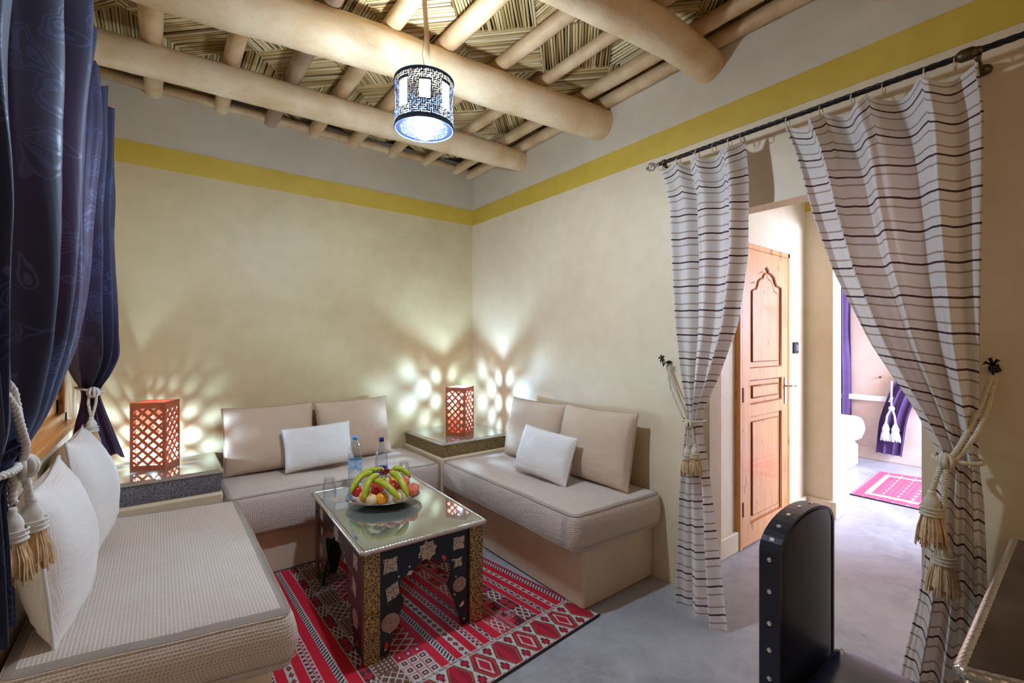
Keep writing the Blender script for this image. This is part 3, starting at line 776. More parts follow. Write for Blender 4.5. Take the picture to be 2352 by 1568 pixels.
def kil(u,v):
    H,Wd=u.shape;out=np.zeros((H,Wd,3));Q=lambda k:np.array(RC[k])
    rn=np.random.RandomState(3)
    def put(mask,k): out[mask]=Q(k)
    out[:]=Q('S')
    Wt=1.60;e=Wt-u   # distance from east edge
    # (width,type)
    L=[(.018,'S'),(.003,'W'),(.030,'ladder'),(.003,'W'),(.048,'R'),(.003,'W'),(.026,'chain'),(.003,'W'),(.046,'R'),(.003,'W'),(.026,'star'),(.003,'W'),(.040,'R'),(.003,'W'),(.075,'xblock'),(.003,'W'),(.012,'D'),(.085,'mosaic'),(.012,'D'),(.003,'W'),(.062,'xblock2'),(.003,'W'),(.050,'R'),(.003,'W'),(.026,'star'),(.003,'W'),(.042,'R'),(.003,'W'),(.034,'lattice'),(.003,'W'),(.045,'R'),(.003,'W'),(.034,'chain'),(.003,'W'),(.045,'R'),(.003,'W'),(.03,'ladder'),(.003,'W'),(.04,'R'),(.004,'W'),(.15,'blocks'),(.004,'W'),(.11,'dots'),(.004,'W'),(.05,'xblock'),(.003,'W'),(.06,'R'),(.003,'W'),(.03,'ladder'),(.003,'W'),(.05,'R'),(.003,'W'),(.04,'lattice'),(.003,'W'),(.045,'R'),(.003,'W'),(.03,'chain'),(.003,'W'),(.05,'R'),(.003,'W'),(.03,'ladder'),(.3,'R')]
    a0=0
    for w,ty in L:
        m=(e>=a0)&(e<a0+w);s=(e-a0)/w;b=v
        if ty in RC: put(m,ty)
        elif ty=='ladder':
            put(m,'K');put(m&(fr((b+(s-.5)*.02)/.021)<.48),'W')
        elif ty=='chain':
            put(m,'W');d=np.abs(fr(b/.045)-.5)*2;put(m&(np.abs(s-.5)*1.6+d*.9<.75),'D');put(m&(np.abs(s-.5)*1.6+d*.9<.38),'O')
        elif ty=='star':
            put(m,'D');d=np.abs(fr(b/.05)-.5)*2;put(m&((np.abs(np.abs(s-.5)*2-d)<.22)),'W');put(m&(d>.86),'K')
        elif ty=='lattice':
            put(m,'W');d=np.abs(fr(b/.03)*2-1);put(m&(d<s*.9)&(s<.95),'D');put(m&(np.abs(d-s)<.16),'W');put(m&(d>s+.3),'S')
        elif ty in('xblock','xblock2'):
            k=np.floor(b/.11).astype(int)%2;put(m,'S')
            mm=m&(k==0);f=np.abs(fr(b/.055)-.5)*2;g=np.abs(fr(s*2)-.5)*2;put(mm,'D' if ty=='xblock' else 'S');put(mm&(np.abs(f-g)<.26),'W')
            mm=m&(k==1);f=fr(b/.012);put(mm,'O' if ty=='xblock2' else 'D');put(mm&(np.abs(s-.5)+np.abs(fr(b/.055)-.5)<.5),'S');put(mm&(np.abs(np.abs(s-.5)+np.abs(fr(b/.055)-.5)-.4)<.05),'B')
        elif ty=='mosaic':
            i=np.floor(s*3).astype(int);j=np.floor(b/.034).astype(int);c=(i*2+j*3+ (i*j))%5
            put(m&(c==0),'R');put(m&(c==1),'K');put(m&(c==2),'W');put(m&(c==3),'D');put(m&(c==4),'P')
            fx=fr(s*3);fy=fr(b/.034);ch=((np.floor(fx*5)+np.floor(fy*5))%2==0);put(m&(c==2)&ch,'K');put(m&(c==4)&ch,'S')
            put(m&(c==1)&(np.abs(fx-.5)+np.abs(fy-.5)<.28),'S')
        elif ty=='blocks':
            i=fr(s*3);j=fr(b/.05);put(m,'P');d=np.maximum(np.abs(i-.5),np.abs(j-.5))*2
            put(m&(d<.85),'W');put(m&(d<.55),'D');put(m&(d<.22),'W');jj=np.floor(b/.05).astype(int)%4;put(m&(jj==3)&(d>.4),'S');put(m&(d>.94),'O')
            k=np.floor(b/.2).astype(int)%3;mm=m&(k==2);put(mm,'S');put(mm&(np.abs(np.abs(fr(s*2)-.5)-np.abs(fr(b/.05)-.5))<.09),'W')
        elif ty=='dots':
            k=np.floor(b/.16).astype(int)%2;put(m,'B');dd=(np.abs(fr(s*5)-.5)**2+np.abs(fr(b/.022)-.5)**2)<.05;put(m&(k==0)&dd,'W')
            put(m&(k==1)&(np.abs(np.abs(fr(s*2.5)-.5)-np.abs(fr(b/.045)-.5))<.08),'W');put(m&(fr(b/.16)<.02),'W')
        a0+=w
    # front border
    bw=.205;m=v<bw;put(m,'W')
    p=.135;x=fr(u/p)-.5;y=(v-.012)/(bw-.035)-.5
    mb_=m&(v>.012)&(v<bw-.022)
    d=np.abs(x)*1.0+np.abs(y)*.62
    k=np.floor(u/p).astype(int)%2
    put(mb_&(d<.47)&(d>.43),'K');put(mb_&(d<=.43),'O');put(mb_&(d<.37),'S');put(mb_&(d<.37)&(fr(u/.009)<.22),'D')
    put(mb_&(k==0)&(d<.25)&(d>.185),'W');put(mb_&(k==0)&(d<.185),'S')
    for yc in(-.36,.36):
        x2=fr(u/p+.5)-.5;y2=y-yc
        cr=((np.abs(x2)<.055)&(np.abs(y2)<.17))|((np.abs(x2)<.16)&(np.abs(y2)<.065))|((np.abs(x2)<.10)&(np.abs(y2)<.11))
        put(mb_&cr,'D');put(mb_&cr&(np.abs(x2)<.09)&(np.abs(y2)<.07),'S')
    put(m&(v>bw-.016)&(v<bw-.004)&(fr((u+v)/.011)<.5),'D');put(m&(v<.010)&(fr((u-v)/.009)<.4),'S')
    # weave variation
    n=rn.rand(H,Wd)*.22+.86;nn=np.repeat(rn.rand(1,Wd)*.12+.94,H,0);return out*(n*nn)[...,None]
rug('kilim_rug',[(-2.025,-2.17),(-.56,-2.075),(-.765,-.602),(-2.025,-.602)],1.60,1.50,kil,'red kilim rug with woven stripes and diamond border under the coffee table')
def kil2(u,v):
    H,Wd=u.shape;o=np.zeros((H,Wd,3));o[:]=(.60,.07,.13)
    m=(np.minimum(np.minimum(u,1.3-u),np.minimum(v,.9-v)));o[(m>.10)&(m<.15)]=(.62,.45,.52);o[(m<.02)]=(.55,.2,.3)
    st_=fr(u/.045)<.3;o[st_&(m>.2)]=(.52,.12,.18);o[(fr(u/.13)<.12)&(fr(v/.09)<.4)]=(.7,.55,.6);return o
rug('kilim_rug',[(2.66,-3.25),(2.66,-2.225),(3.80,-2.16),(3.95,-3.2)],1.3,.9,kil2,'sunlit pink rug on the bedroom floor seen through the doorway',.012)
# ---- fruit platter ----
PC=(-1.335,-1.175,.509)
pl=thing('fruit_platter',PC,'round silver platter on the coffee table heaped with fruit','platter')
obj('dish',MB().lathe([(0,.001),(.085,.001),(.10,.006),(.14,.016),(.18,.030),(.205,.040),(.207,.043),(.203,.044),(.175,.035),(.13,.021),(.09,.011),(0,.008)],PC,48),M['silverplate'],pl,True)
obj('foot_ring',MB().lathe([(.078,0),(.084,0),(.084,.004),(.078,.004)],PC,32),M['silverplate'],pl,True)
def ball(nm,c,r,mat,lb,grp,cat,seed,stem=True,sq=.93):
    mb=MB();rot=Matrix.Translation(c)@Matrix.Rotation(seed*1.7,4,'Z')@Matrix.Rotation(.5*math.sin(seed*2.3),4,'X');mb.M=rot
    pr=[]
    for k in range(15):
        a=-PI/2+PI*k/14;rr=r*math.cos(a);z=r*sq*math.sin(a)
        if nm!='orange' and k>10: z-=r*.16*((k-10)/4)**2
        pr.append((max(0,rr),z))
    pr[0]=(0,pr[0][1]);pr[-1]=(0,pr[-1][1])
    mb.lathe(pr,(0,0,0),20)
    o=obj(nm,mb,mat,None,True,label=lb,cat=cat,group=grp)
    s=MB();s.M=rot;s.tube([(0,0,r*sq*.80),(.001,0,r*sq+.003)],.0016 if nm!='orange' else .003,6);obj('stem',s,M['banana_tip'],o)
    return o
F=[('orange',(-1.462,-1.225,.568),.035,'orange','orange at the left of the fruit pile, behind a banana','orange'),
('orange',(-1.398,-1.295,.562),.035,'orange','whole orange at the front centre of the platter','orange'),
('peach',(-1.447,-1.277,.560),.031,'palepeach','pale yellow-cheeked peach at the front left of the platter','peach'),
('apple',(-1.398,-1.225,.590),.033,'apple','red apple in the middle of the platter, above the orange','apple'),
('apple',(-1.320,-1.250,.600),.035,'apple','crimson apple between the two right-hand bananas','apple'),
('peach',(-1.250,-1.235,.606),.036,'peach','rosy peach highest on the right of the platter','peach'),
('peach',(-1.228,-1.300,.574),.034,'peach','rosy peach near the right rim of the platter','peach'),
('peach',(-1.322,-1.325,.560),.030,'palepeach','small pale peach half hidden behind the front banana','peach'),
('peach',(-1.190,-1.245,.566),.030,'peach','small peach at the far right rim of the platter','peach'),
('apple',(-1.36,-1.13,.585),.036,'apple','red apple buried at the back of the platter','apple'),
('orange',(-1.27,-1.12,.585),.036,'orange','orange hidden at the back right of the pile','orange'),
('apple',(-1.475,-1.135,.575),.033,'apple','dark red apple at the back left rim of the platter','apple'),
('peach',(-1.335,-1.185,.615),.034,'palepeach','pale peach buried under the grapes','peach'),
('peach',(-1.235,-1.17,.580),.034,'peach','rosy peach at the back right of the pile','peach')]
for k,(nm,c,r,m,lb,cat) in enumerate(F): ball(nm,c,r,M[m],lb,'fruit on the platter',cat,k+1)
def banana(pts,r,lb,seed):
    P=[Vector(p) for p in pts];fine=[]
    n=14
    for k in range(n+1):
        t=k/n;a=P[0].lerp(P[1],t);b=P[1].lerp(P[2],t);fine.append(a.lerp(b,t))
    R=[r*(.42 if k==0 else .62 if k==1 else .9 if k==2 else 1 if k<n-2 else .85 if k==n-2 else .6 if k==n-1 else .3) for k in range(n+1)]
    o=obj('banana',MB().tube(fine,R,6),M['banana'],None,True,label=lb,cat='banana',group='bananas on the platter')
    d=(fine[0]-fine[1]).normalized();obj('stem',MB().tube([fine[0]-d*.001,fine[0]+d*.012,fine[0]+d*.022+Vector((0,0,.003))],[r*.42,r*.3,r*.35],6),M['banana_tip'],o,True)
    return o
B=[([(-1.375,-1.10,.650),(-1.47,-1.13,.675),(-1.520,-1.160,.578)],.0165,'banana curving down the far left of the platter'),
([(-1.345,-1.07,.655),(-1.42,-1.06,.672),(-1.49,-1.10,.60)],.016,'banana at the back left, above the leftmost one'),
([(-1.385,-1.215,.668),(-1.47,-1.25,.680),(-1.495,-1.292,.570)],.0185,'speckled banana lying over the left orange'),
([(-1.425,-1.255,.650),(-1.39,-1.32,.668),(-1.345,-1.395,.572)],.0195,'thick banana lying down the front centre of the platter'),
([(-1.315,-1.20,.665),(-1.305,-1.31,.690),(-1.29,-1.385,.570)],.0175,'banana hanging down beside the right-hand peaches'),
([(-1.275,-1.13,.655),(-1.225,-1.14,.685),(-1.185,-1.19,.61)],.016,'short green-tipped banana at the back right'),
([(-1.375,-1.11,.660),(-1.36,-1.12,.685),(-1.325,-1.14,.665)],.0145,'small banana lying behind the red grapes')]
for k,(p,r,lb) in enumerate(B): banana(p,r,lb,k)
def grapes(c,n,mat,lb,seed,sp=.026):
    rnd=random.Random(seed);t=thing('grape_bunch',c,lb,'grapes')
    st_=MB().tube([(c[0],c[1],c[2]-.01),(c[0]+.005,c[1],c[2]+.02)],.002,5);obj('stalk',st_,M['banana_tip'],t)
    for k in range(n):
        p=(c[0]+rnd.uniform(-1,1)*sp,c[1]+rnd.uniform(-1,1)*sp*.8,c[2]+rnd.uniform(-.4,.6)*sp*.8)
        r=.0078;obj('grape',MB().lathe([(0,-r),(r*.6,-r*.8),(r*.95,-r*.3),(r,.1*r),(r*.8,r*.65),(0,r)],p,10),mat,t,True)
grapes((-1.333,-1.185,.668),22,M['grape_red'],'bunch of dark red grapes crowning the fruit pile',1)
grapes((-1.370,-1.215,.640),14,M['grape_green'],'bunch of green grapes in the centre under the red grapes',2,.02)
grapes((-1.268,-1.195,.640),12,M['grape_green'],'bunch of green grapes at the right behind the top peach',3,.02)
# ---- bottles and tumblers ----
def bottle(c,prof,cap,lb,lab,capm,labm):
    t=thing('water_bottle',c,lb,'bottle')
    obj('body',MB().lathe(prof,c,28),M['bottle'],t,True)
    obj('cap',MB().lathe([(0,cap[0]),(cap[2],cap[0]),(cap[2],cap[1]-.002),(cap[2]-.002,cap[1]),(0,cap[1])],c,20),capm,t,True)
    obj('label',MB().lathe([(lab[2],lab[0]),(lab[2],lab[1])],c,28),labm,t,True)
bottle((-1.395,-.86,.509),[(0,.004),(.036,.0),(.0415,.008),(.0415,.05),(.040,.055),(.0415,.06),(.0415,.10),(.039,.105),(.0415,.11),(.0415,.20),(.040,.215),(.033,.25),(.022,.275),(.0135,.288),(.0135,.296)],(.294,.314,.0155),'tall clear plastic water bottle with light blue cap on the coffee table',(.115,.175,.0418),M['cap_light'],M['label_blue'])
bottle((-1.225,-.85,.509),[(0,.003),(.034,0),(.0385,.006),(.0385,.05),(.0395,.10),(.0385,.145),(.033,.19),(.024,.225),(.0165,.25),(.014,.262)],(.258,.283,.0155),'smaller clear water bottle with navy cap on the coffee table',(.055,.095,.0392),M['cap_dark'],M['label_dark'])
def tumbler(c,h,lb):
    mb=MB().lathe([(.038,.001),(.0385,.002),(.0375,.045),(.0345,.052),(.030,h-.012),(.027,h),(0,h),(0,h-.010),(.026,h-.012),(.0315,.05),(.0345,.043),(.0362,.002)],c,24)
    return obj('glass_tumbler',mb,M['glass'],None,True,label=lb,cat='glass',group='upturned tumblers')
tumbler((-1.560,-.905,.509),.104,'upturned clear glass tumbler at the back left corner of the coffee table')
tumbler((-1.095,-.90,.509),.118,'upturned clear glass tumbler behind the fruit at the right')
# ---- curtains ----
def interp(rows,t):
    n=len(rows)-1
    zt=rows[0][0]+(rows[-1][0]-rows[0][0])*t
    for a,b in zip(rows,rows[1:]):
        if a[0]>=zt>=b[0] or b is rows[-1]:
            f=(a[0]-zt)/(a[0]-b[0]);f=max(0,min(1,f))
            return [a[k]+(b[k]-a[k])*f for k in range(6)]
def drape(rows,n,nu,nv,seed,sag=0,k=5,hem=0,skew=0):
    mb=MB();mb.uv=[]
    # smooth rows
    R=[interp(rows,j/nv) for j in range(nv+1)]
    for _ in range(2):
        R=[R[0]]+[[(R[j-1][q]+2*R[j][q]+R[j+1][q])/4 for q in range(6)] for j in range(1,nv)]+[R[-1]]
    prev=None;acc=[0]*(nu+1);I=[]
    for j,(z,x0,y0,x1,y1,am) in enumerate(R):
        t=j/nv;row=[];cur=[]
        dx,dy=x1-x0,y1-y0;L=math.hypot(dx,dy) or 1;nx,ny=-dy/L,dx/L
        for i in range(nu+1):
            u=i/nu
            w=u+.022*math.sin(2*PI*n*u+seed)*(1 if 0<u<1 else 0)+.03*nz(u*3,t*1.5,seed)*(u*(1-u)*4)
            ph=2*PI*n*u+seed*1.3+1.2*nz(u*2,t*2,seed+5)
            f=math.sin(ph)*(1+.5*nz(u*4,seed,t))+.35*math.sin(2.3*ph+seed)+.25*nz(u*8,t*5,seed)
            zz=z
            if sag:
                zz-=sag*abs(math.sin(PI*k*u+.2*math.sin(seed)))**.8*max(0,1-t*7)
            if hem and t>.9: zz+=hem*nz(u*4,seed)*(t-.9)*10
            p=(x0+dx*w+nx*am*f,y0+dy*w+ny*am*f,zz+skew*(u-.5)*t)
            row.append(mb.V(p));cur.append(Vector(p))
        ends=(Vector((x0,y0,z)),Vector((x1,y1,z)))
        if prev: acc=[acc[0]+(ends[0]-prev[0]).length,acc[1]+(ends[1]-prev[1]).length]
        else: acc=[0,0]
        for i in range(nu+1):
            u=i/nu;mb.uv.append((u*1.4,acc[0]*(1-u)+acc[1]*u+.010*nz(u*5,t*4,seed+3)))
        prev=ends;I.append(row)
    for j in range(nv):
        for i in range(nu): mb.F(I[j][i],I[j][i+1],I[j+1][i+1],I[j+1][i])
    return mb
def ring(mb,c,r,axis,wire=.0028):
    pts=[(c[0]+r*math.cos(a)*(axis=='y')+0,c[1]+r*math.cos(a)*(axis=='x'),c[2]+r*math.sin(a)) for a in [2*PI*k/18 for k in range(18)]]
    return mb.tube(pts,wire,6,closed=True)
def tassel(par,top,s=1.0,tilt=(0,0),mat=None,fm=None,seed=0):
    mat=mat or M['rope'];fm=fm or M['fringe'];x,y,z=top
    pr=[(0,.0),(.008,-.001),(.010,-.008),(.0085,-.012),(.014,-.020),(.019,-.032),(.020,-.040),(.0185,-.045),(.0225,-.055),(.025,-.065),(.0245,-.070),(.018,-.073),(0,-.073)]
    mb=MB().lathe([(r*s*(1),q*s) for r,q in pr],(x,y,z),20)
    for k in range(3): mb.tube([(x+.0255*s*math.cos(a),y+.0255*s*math.sin(a),z-(.048+.010*k)*s) for a in [2*PI*q/16 for q in range(16)]],.0022*s,5,closed=True)
    tp=obj('tassel',mb,mat,par,True)
    rnd=random.Random(seed);fb=MB()
    for k in range(110):
        a=rnd.random()*2*PI;r0=.022*s*rnd.uniform(.6,1);r1=.036*s*rnd.uniform(.5,1.05);L=s*rnd.uniform(.072,.092)
        fb.tube([(x+r0*math.cos(a),y+r0*math.sin(a),z-.068*s),(x+(r0*.4+r1*.65)*math.cos(a+.05),y+(r0*.4+r1*.65)*math.sin(a+.05),z-.068*s-L*.5),(x+r1*math.cos(a+rnd.uniform(-.1,.1)),y+r1*math.sin(a),z-.068*s-L)],.0016*s,4)
    fb.lathe([(.018*s,-.066*s),(.026*s,-.10*s),(.029*s,-.135*s),(0,-.137*s)],(x,y,z),14)
    obj('fringe',fb,fm,tp,kind='stuff')
    return tp
def tieback(name,loc,lb,rope_paths,knot,tassels,hook,r=.0075,mat=None,s=1.0,fm=None):
    t=thing(name,loc,lb,'curtain tie')
    for p in rope_paths: obj('rope',rope(MB(),p,r,3,.028),mat or M['rope'],t,True)
    kx,ky,kz=knot;mb=MB()
    for a in(0,.9,1.8,2.6):
        pts=[(kx+.020*math.cos(q)*math.cos(a),ky+.020*math.cos(q)*math.sin(a),kz+.020*math.sin(q)) for q in [2*PI*k_/14 for k_ in range(14)]];mb.tube(pts,r,6,closed=True)
    obj('knot',mb,mat or M['rope'],t,True)
    for k,tp in enumerate(tassels): tassel(t,tp,s,(0,0),mat,fm,k)
    if hook:
        hx_,hy_,hz=hook;mb=MB();sg=1 if hx_<-1 else -1
        mb.tube([(hx_,hy_,hz),(hx_+sg*.05,hy_,hz),(hx_+sg*.065,hy_,hz-.02),(hx_+sg*.075,hy_,hz+.02)],.004,6)
        mb.lathe([(0,-.012),(.014,-.006),(.016,0),(.014,.006),(0,.012)],(hx_+sg*.012,hy_,hz),12)
        for k in range(5):
            a=2*PI*k/5;mb.tube([(hx_+sg*.075,hy_,hz+.02),(hx_+sg*.085,hy_+.016*math.cos(a),hz+.028+.016*math.sin(a)),(hx_+sg*.08,hy_+.024*math.cos(a),hz+.02+.024*math.sin(a))],[.003,.006,.001],5)
        obj('wall_hook',mb,M['iron'],t,True)
    return t
def loop(c,rx,ry,z,tilt=0,n=20): return [(c[0]+rx*math.cos(2*PI*k/n),c[1]+ry*math.sin(2*PI*k/n),z+tilt*math.cos(2*PI*k/n+PI)) for k in range(n+1)]
# right wall rod
rod=thing('curtain_rod',(-.14,-2.8,2.39),'twisted black iron curtain rod above the bedroom doorway','curtain rod')
mb=MB();rope(mb,[(-.13,-2.125,2.39),(-.13,-4.3,2.39)],.0105,4,.13,.012,6);obj('bar',mb,M['iron'],rod,True)
cg=MB()
for k in range(7):
    a=2*PI*k/7;cg.tube([(-.13+.022*math.sin(PI*t)*math.cos(a+t*2),-2.115+t*.07,2.388+.022*math.sin(PI*t)*math.sin(a+t*2)) for t in [q/8 for q in range(9)]],.0035,5)
cg.lathe([(0,-.008),(.012,-.004),(.012,.004),(0,.008)],(-.13,-2.115,2.388),10);obj('finial',cg,M['steel'],rod,True)
for y in(-2.165,-3.385):
    mb=MB().tube([(-.0,y,2.365),(-.06,y,2.36),(-.11,y,2.366),(-.13,y,2.376)],[.016,.007,.007,.012],10);mb.lathe([(0,-.02),(.022,-.012),(.027,0),(.022,.012),(0,.02)],(-.02,y,2.362),14)
    mb.lathe([(.010,-.012),(.018,-.006),(.018,.006),(.010,.012)],(-.13,y,2.39),12);obj('bracket',mb,M['bronze'] if y<-3 else M['bronze'],rod,True)
obj('collar',MB().tube([(-.13,-3.33,2.39),(-.13,-3.345,2.39),(-.13,-3.375,2.39),(-.13,-3.39,2.39)],[.011,.021,.021,.011],14),M['bronze'],rod,True)
def wall_curtain(name,rows,n,ys,lb,seed,loc,k,nu=150,nv=90,sag=.05,skew=0):
    t=thing(name,loc,lb,'curtain','striped doorway curtains')
    obj('cloth',drape(rows,n,nu,nv,seed,sag,k,.02,skew),M['stripe'],t,True)
    for q,y in enumerate(ys):
        mb=MB();ring(mb,(-.13,y,2.373),.021,'y',.0022);obj('ring',mb,M['gilt'] if q%2 else M['bone_plain'],t,True)
    return t
Lr=[(2.385,-.125,-2.128,-.125,-2.595,.030),(2.17,-.135,-2.185,-.135,-2.615,.030),(1.82,-.13,-2.205,-.135,-2.610,.030),(1.48,-.12,-2.222,-.13,-2.560,.028),(1.21,-.105,-2.250,-.12,-2.455,.024),(1.05,-.095,-2.283,-.11,-2.375,.020),(.99,-.095,-2.290,-.11,-2.365,.018),(.90,-.10,-2.275,-.115,-2.378,.020),(.77,-.10,-2.262,-.12,-2.409,.022),(.57,-.10,-2.238,-.14,-2.445,.024),(.31,-.10,-2.230,-.17,-2.490,.026),(.012,-.11,-2.230,-.20,-2.540,.028)]
wall_curtain('doorway_curtain',Lr,2.7,[-2.14,-2.25,-2.36,-2.45,-2.53,-2.59],'striped cotton curtain left of the doorway, tied at waist height and reaching the floor',2.0,(-.13,-2.35,.01),4)
Rr=[(2.375,-.125,-2.775,-.125,-3.375,.034),(2.20,-.145,-2.835,-.14,-3.392,.036),(1.93,-.15,-2.898,-.14,-3.390,.036),(1.69,-.15,-2.969,-.14,-3.388,.034),(1.39,-.15,-3.093,-.14,-3.386,.030),(1.15,-.15,-3.225,-.135,-3.386,.024),(1.00,-.15,-3.292,-.13,-3.387,.018),(.85,-.15,-3.275,-.13,-3.400,.020),(.69,-.15,-3.262,-.13,-3.404,.024),(.46,-.16,-3.240,-.13,-3.410,.028),(.24,-.18,-3.205,-.14,-3.412,.030),(.015,-.20,-3.18,-.14,-3.415,.032)]
wall_curtain('doorway_curtain',Rr,3.4,[-2.79,-2.92,-3.03,-3.13,-3.25,-3.33],'wide striped cotton curtain right of the doorway, swept sideways and tied with a thick rope',5.2,(-.14,-3.25,.015),4,190,100,.045)
def tied(n): pass
tieback('curtain_tieback',(-.12,-2.33,.99),'cream rope tieback with two short tassels on the left striped curtain',
 [[(-.03,-2.118,1.27),(-.06,-2.17,1.16),(-.085,-2.25,1.04),(-.13,-2.30,.985),(-.165,-2.335,.975)],[(-.03,-2.112,1.265),(-.07,-2.165,1.13),(-.10,-2.24,1.02),(-.14,-2.29,.97),(-.165,-2.33,.97)],loop((-.105,-2.325),.052,.058,.985)+[],
  [(-.165,-2.33,.975),(-.172,-2.335,.93),(-.175,-2.33,.862)],[(-.165,-2.345,.975),(-.172,-2.36,.93),(-.172,-2.368,.876)]],(-.165,-2.335,.97),[(-.175,-2.332,.862),(-.172,-2.372,.876)],(-.0,-2.115,1.28),.006)
tieback('curtain_tieback',(-.14,-3.34,1.0),'thick cream rope tieback with two long tassels on the right striped curtain',
 [[(-.06,-3.413,1.29),(-.10,-3.395,1.20),(-.145,-3.37,1.11),(-.182,-3.345,1.035),(-.20,-3.325,.995)],[(-.05,-3.420,1.285),(-.10,-3.408,1.18),(-.15,-3.385,1.085),(-.182,-3.35,1.015),(-.20,-3.33,.985)],loop((-.14,-3.338),.060,.062,.99),
  [(-.20,-3.32,.99),(-.208,-3.315,.90),(-.208,-3.312,.80),(-.205,-3.312,.725)],[(-.20,-3.31,.985),(-.21,-3.295,.93),(-.212,-3.285,.885)]],(-.20,-3.318,.99),[(-.206,-3.312,.725),(-.212,-3.283,.885)],(-.0,-3.415,1.30),.0085,None,1.25)
# left window rod and dark curtains
rod2=thing('curtain_rod',(-2.57,-1.8,2.40),'black iron curtain rod above the left window','curtain rod')
mb=MB();rope(mb,[(-2.57,-.80,2.40),(-2.57,-3.0,2.40)],.0105,4,.13,.012,6);obj('bar',mb,M['iron'],rod2,True)
for y in(-.88,-2.9): obj('bracket',MB().tube([(-2.70,y,2.37),(-2.63,y,2.37),(-2.57,y,2.385)],[.016,.007,.012],10),M['iron'],rod2,True)
Nr=[(2.43,-2.575,-2.86,-2.555,-1.36,.055),(2.13,-2.60,-2.86,-2.55,-1.50,.055),(1.88,-2.60,-2.85,-2.55,-1.57,.05),(1.51,-2.59,-2.80,-2.55,-1.70,.045),(1.38,-2.59,-2.70,-2.55,-1.80,.040),(1.24,-2.585,-2.58,-2.560,-2.06,.030),(1.17,-2.59,-2.50,-2.575,-2.33,.022),(1.14,-2.60,-2.49,-2.585,-2.37,.020),(1.02,-2.60,-2.52,-2.585,-2.35,.026),(.86,-2.60,-2.56,-2.585,-2.33,.032)]
t=thing('window_curtain',(-2.57,-2.2,.86),'near navy damask curtain filling the left edge, tied with a white rope','curtain','navy damask window curtains')
obj('cloth',drape(Nr,5.5,170,80,1.1,.05,5,.05),M['damask'],t,True)
for y in(-1.42,-1.7,-2.0,-2.3,-2.6): obj('ring',ring(MB(),(-2.57,y,2.392),.022,'y',.0025),M['gilt'],t,True)
Fr=[(2.43,-2.57,-1.38,-2.545,-.86,.050),(2.20,-2.575,-1.36,-2.545,-.86,.050),(1.9,-2.60,-1.36,-2.535,-.80,.045),(1.5,-2.62,-1.22,-2.52,-.77,.045),(1.33,-2.64,-.98,-2.515,-.75,.045),(1.22,-2.635,-.82,-2.545,-.74,.030),(1.175,-2.625,-.76,-2.572,-.74,.020),(1.12,-2.63,-.76,-2.56,-.74,.024),(1.0,-2.655,-.745,-2.525,-.72,.024),(.84,-2.665,-.73,-2.475,-.71,.026)]
t=thing('window_curtain',(-2.57,-1.0,.84),'far navy damask curtain with a plum glow, beside the back wall','curtain','navy damask window curtains')
obj('cloth',drape(Fr,3.2,110,80,3.7,.05,3,.03),M['damask'],t,True)
for y in(-.92,-1.1,-1.3): obj('ring',ring(MB(),(-2.57,y,2.392),.022,'y',.0025),M['gilt'],t,True)
tieback('curtain_tieback',(-2.6,-.75,1.17),'thin white rope tieback with one tassel on the far navy curtain',
 [loop((-2.598,-.752),.050,.045,1.175,.012),[(-2.592,-.797,1.172),(-2.60,-.80,1.12),(-2.590,-.80,1.055)],[(-2.572,-.797,1.172),(-2.572,-.80,1.12),(-2.585,-.80,1.055)]],(-2.582,-.797,1.165),[(-2.588,-.802,1.055)],None,.006,M['rope_w'],1.0,M['fringe'])
tieback('curtain_tieback',(-2.57,-2.4,1.09),'thick white rope tieback with large tassels on the near navy curtain',
 [[(-2.69,-2.62,1.50),(-2.60,-2.50,1.42),(-2.553,-2.42,1.31),(-2.548,-2.385,1.22),(-2.552,-2.36,1.16)],[(-2.69,-2.61,1.48),(-2.585,-2.50,1.39),(-2.550,-2.43,1.28),(-2.540,-2.395,1.20),(-2.552,-2.365,1.155)],loop((-2.592,-2.43),.045,.075,1.165),
  [(-2.552,-2.355,1.155),(-2.546,-2.352,1.12),(-2.542,-2.350,1.085)],[(-2.56,-2.37,1.155),(-2.562,-2.375,1.10),(-2.560,-2.378,1.09)]],(-2.552,-2.362,1.156),[(-2.540,-2.350,1.09),(-2.562,-2.385,1.085)],None,.0075,M['rope_w'],.92)
# ---- lantern ----
LX,LY,LZ0,LZ1,LR=-1.42,-1.83,2.328,2.533,.1265
M['plate_metal']=simple('dark_plate_metal',(.006,.012,.035),.5,.0)
ln=thing('ceiling_lantern',(LX,LY,LZ0),'round pierced dark metal lantern hanging from the reed ceiling','lantern')
rnd=random.Random(11);NU=176;NV=46
def maze(nu,nv,full):
    g=[[1]*nu for _ in range(nv)]
    for j in range(0,nv-1,2):
        for i in range(0,nu-1,2):
            if full(i,j): continue
            g[j][i]=0
            a=rnd.random()
            if a<.42: g[j][(i+1)%nu]=0
            elif a<.84: g[j+1][i]=0
            elif a<.92: g[j+1][i]=0;g[j][(i+1)%nu]=0
    return g
PW=[( (k*45+45-37.6-45) ,k%2) for k in range(8)]
def inpane(i,j,extra=0):
    a=i/NU*360;z=j/NV
    for k in range(8):
        c=k*45+ PANE0
        d=(a-c+180)%360-180
        tall=k%2
        if abs(d)<(11.5+extra*2) and ((.26-extra*.03<z<.80+extra*.03) if tall else (.36-extra*.03<z<.72+extra*.03)): return True
    return False
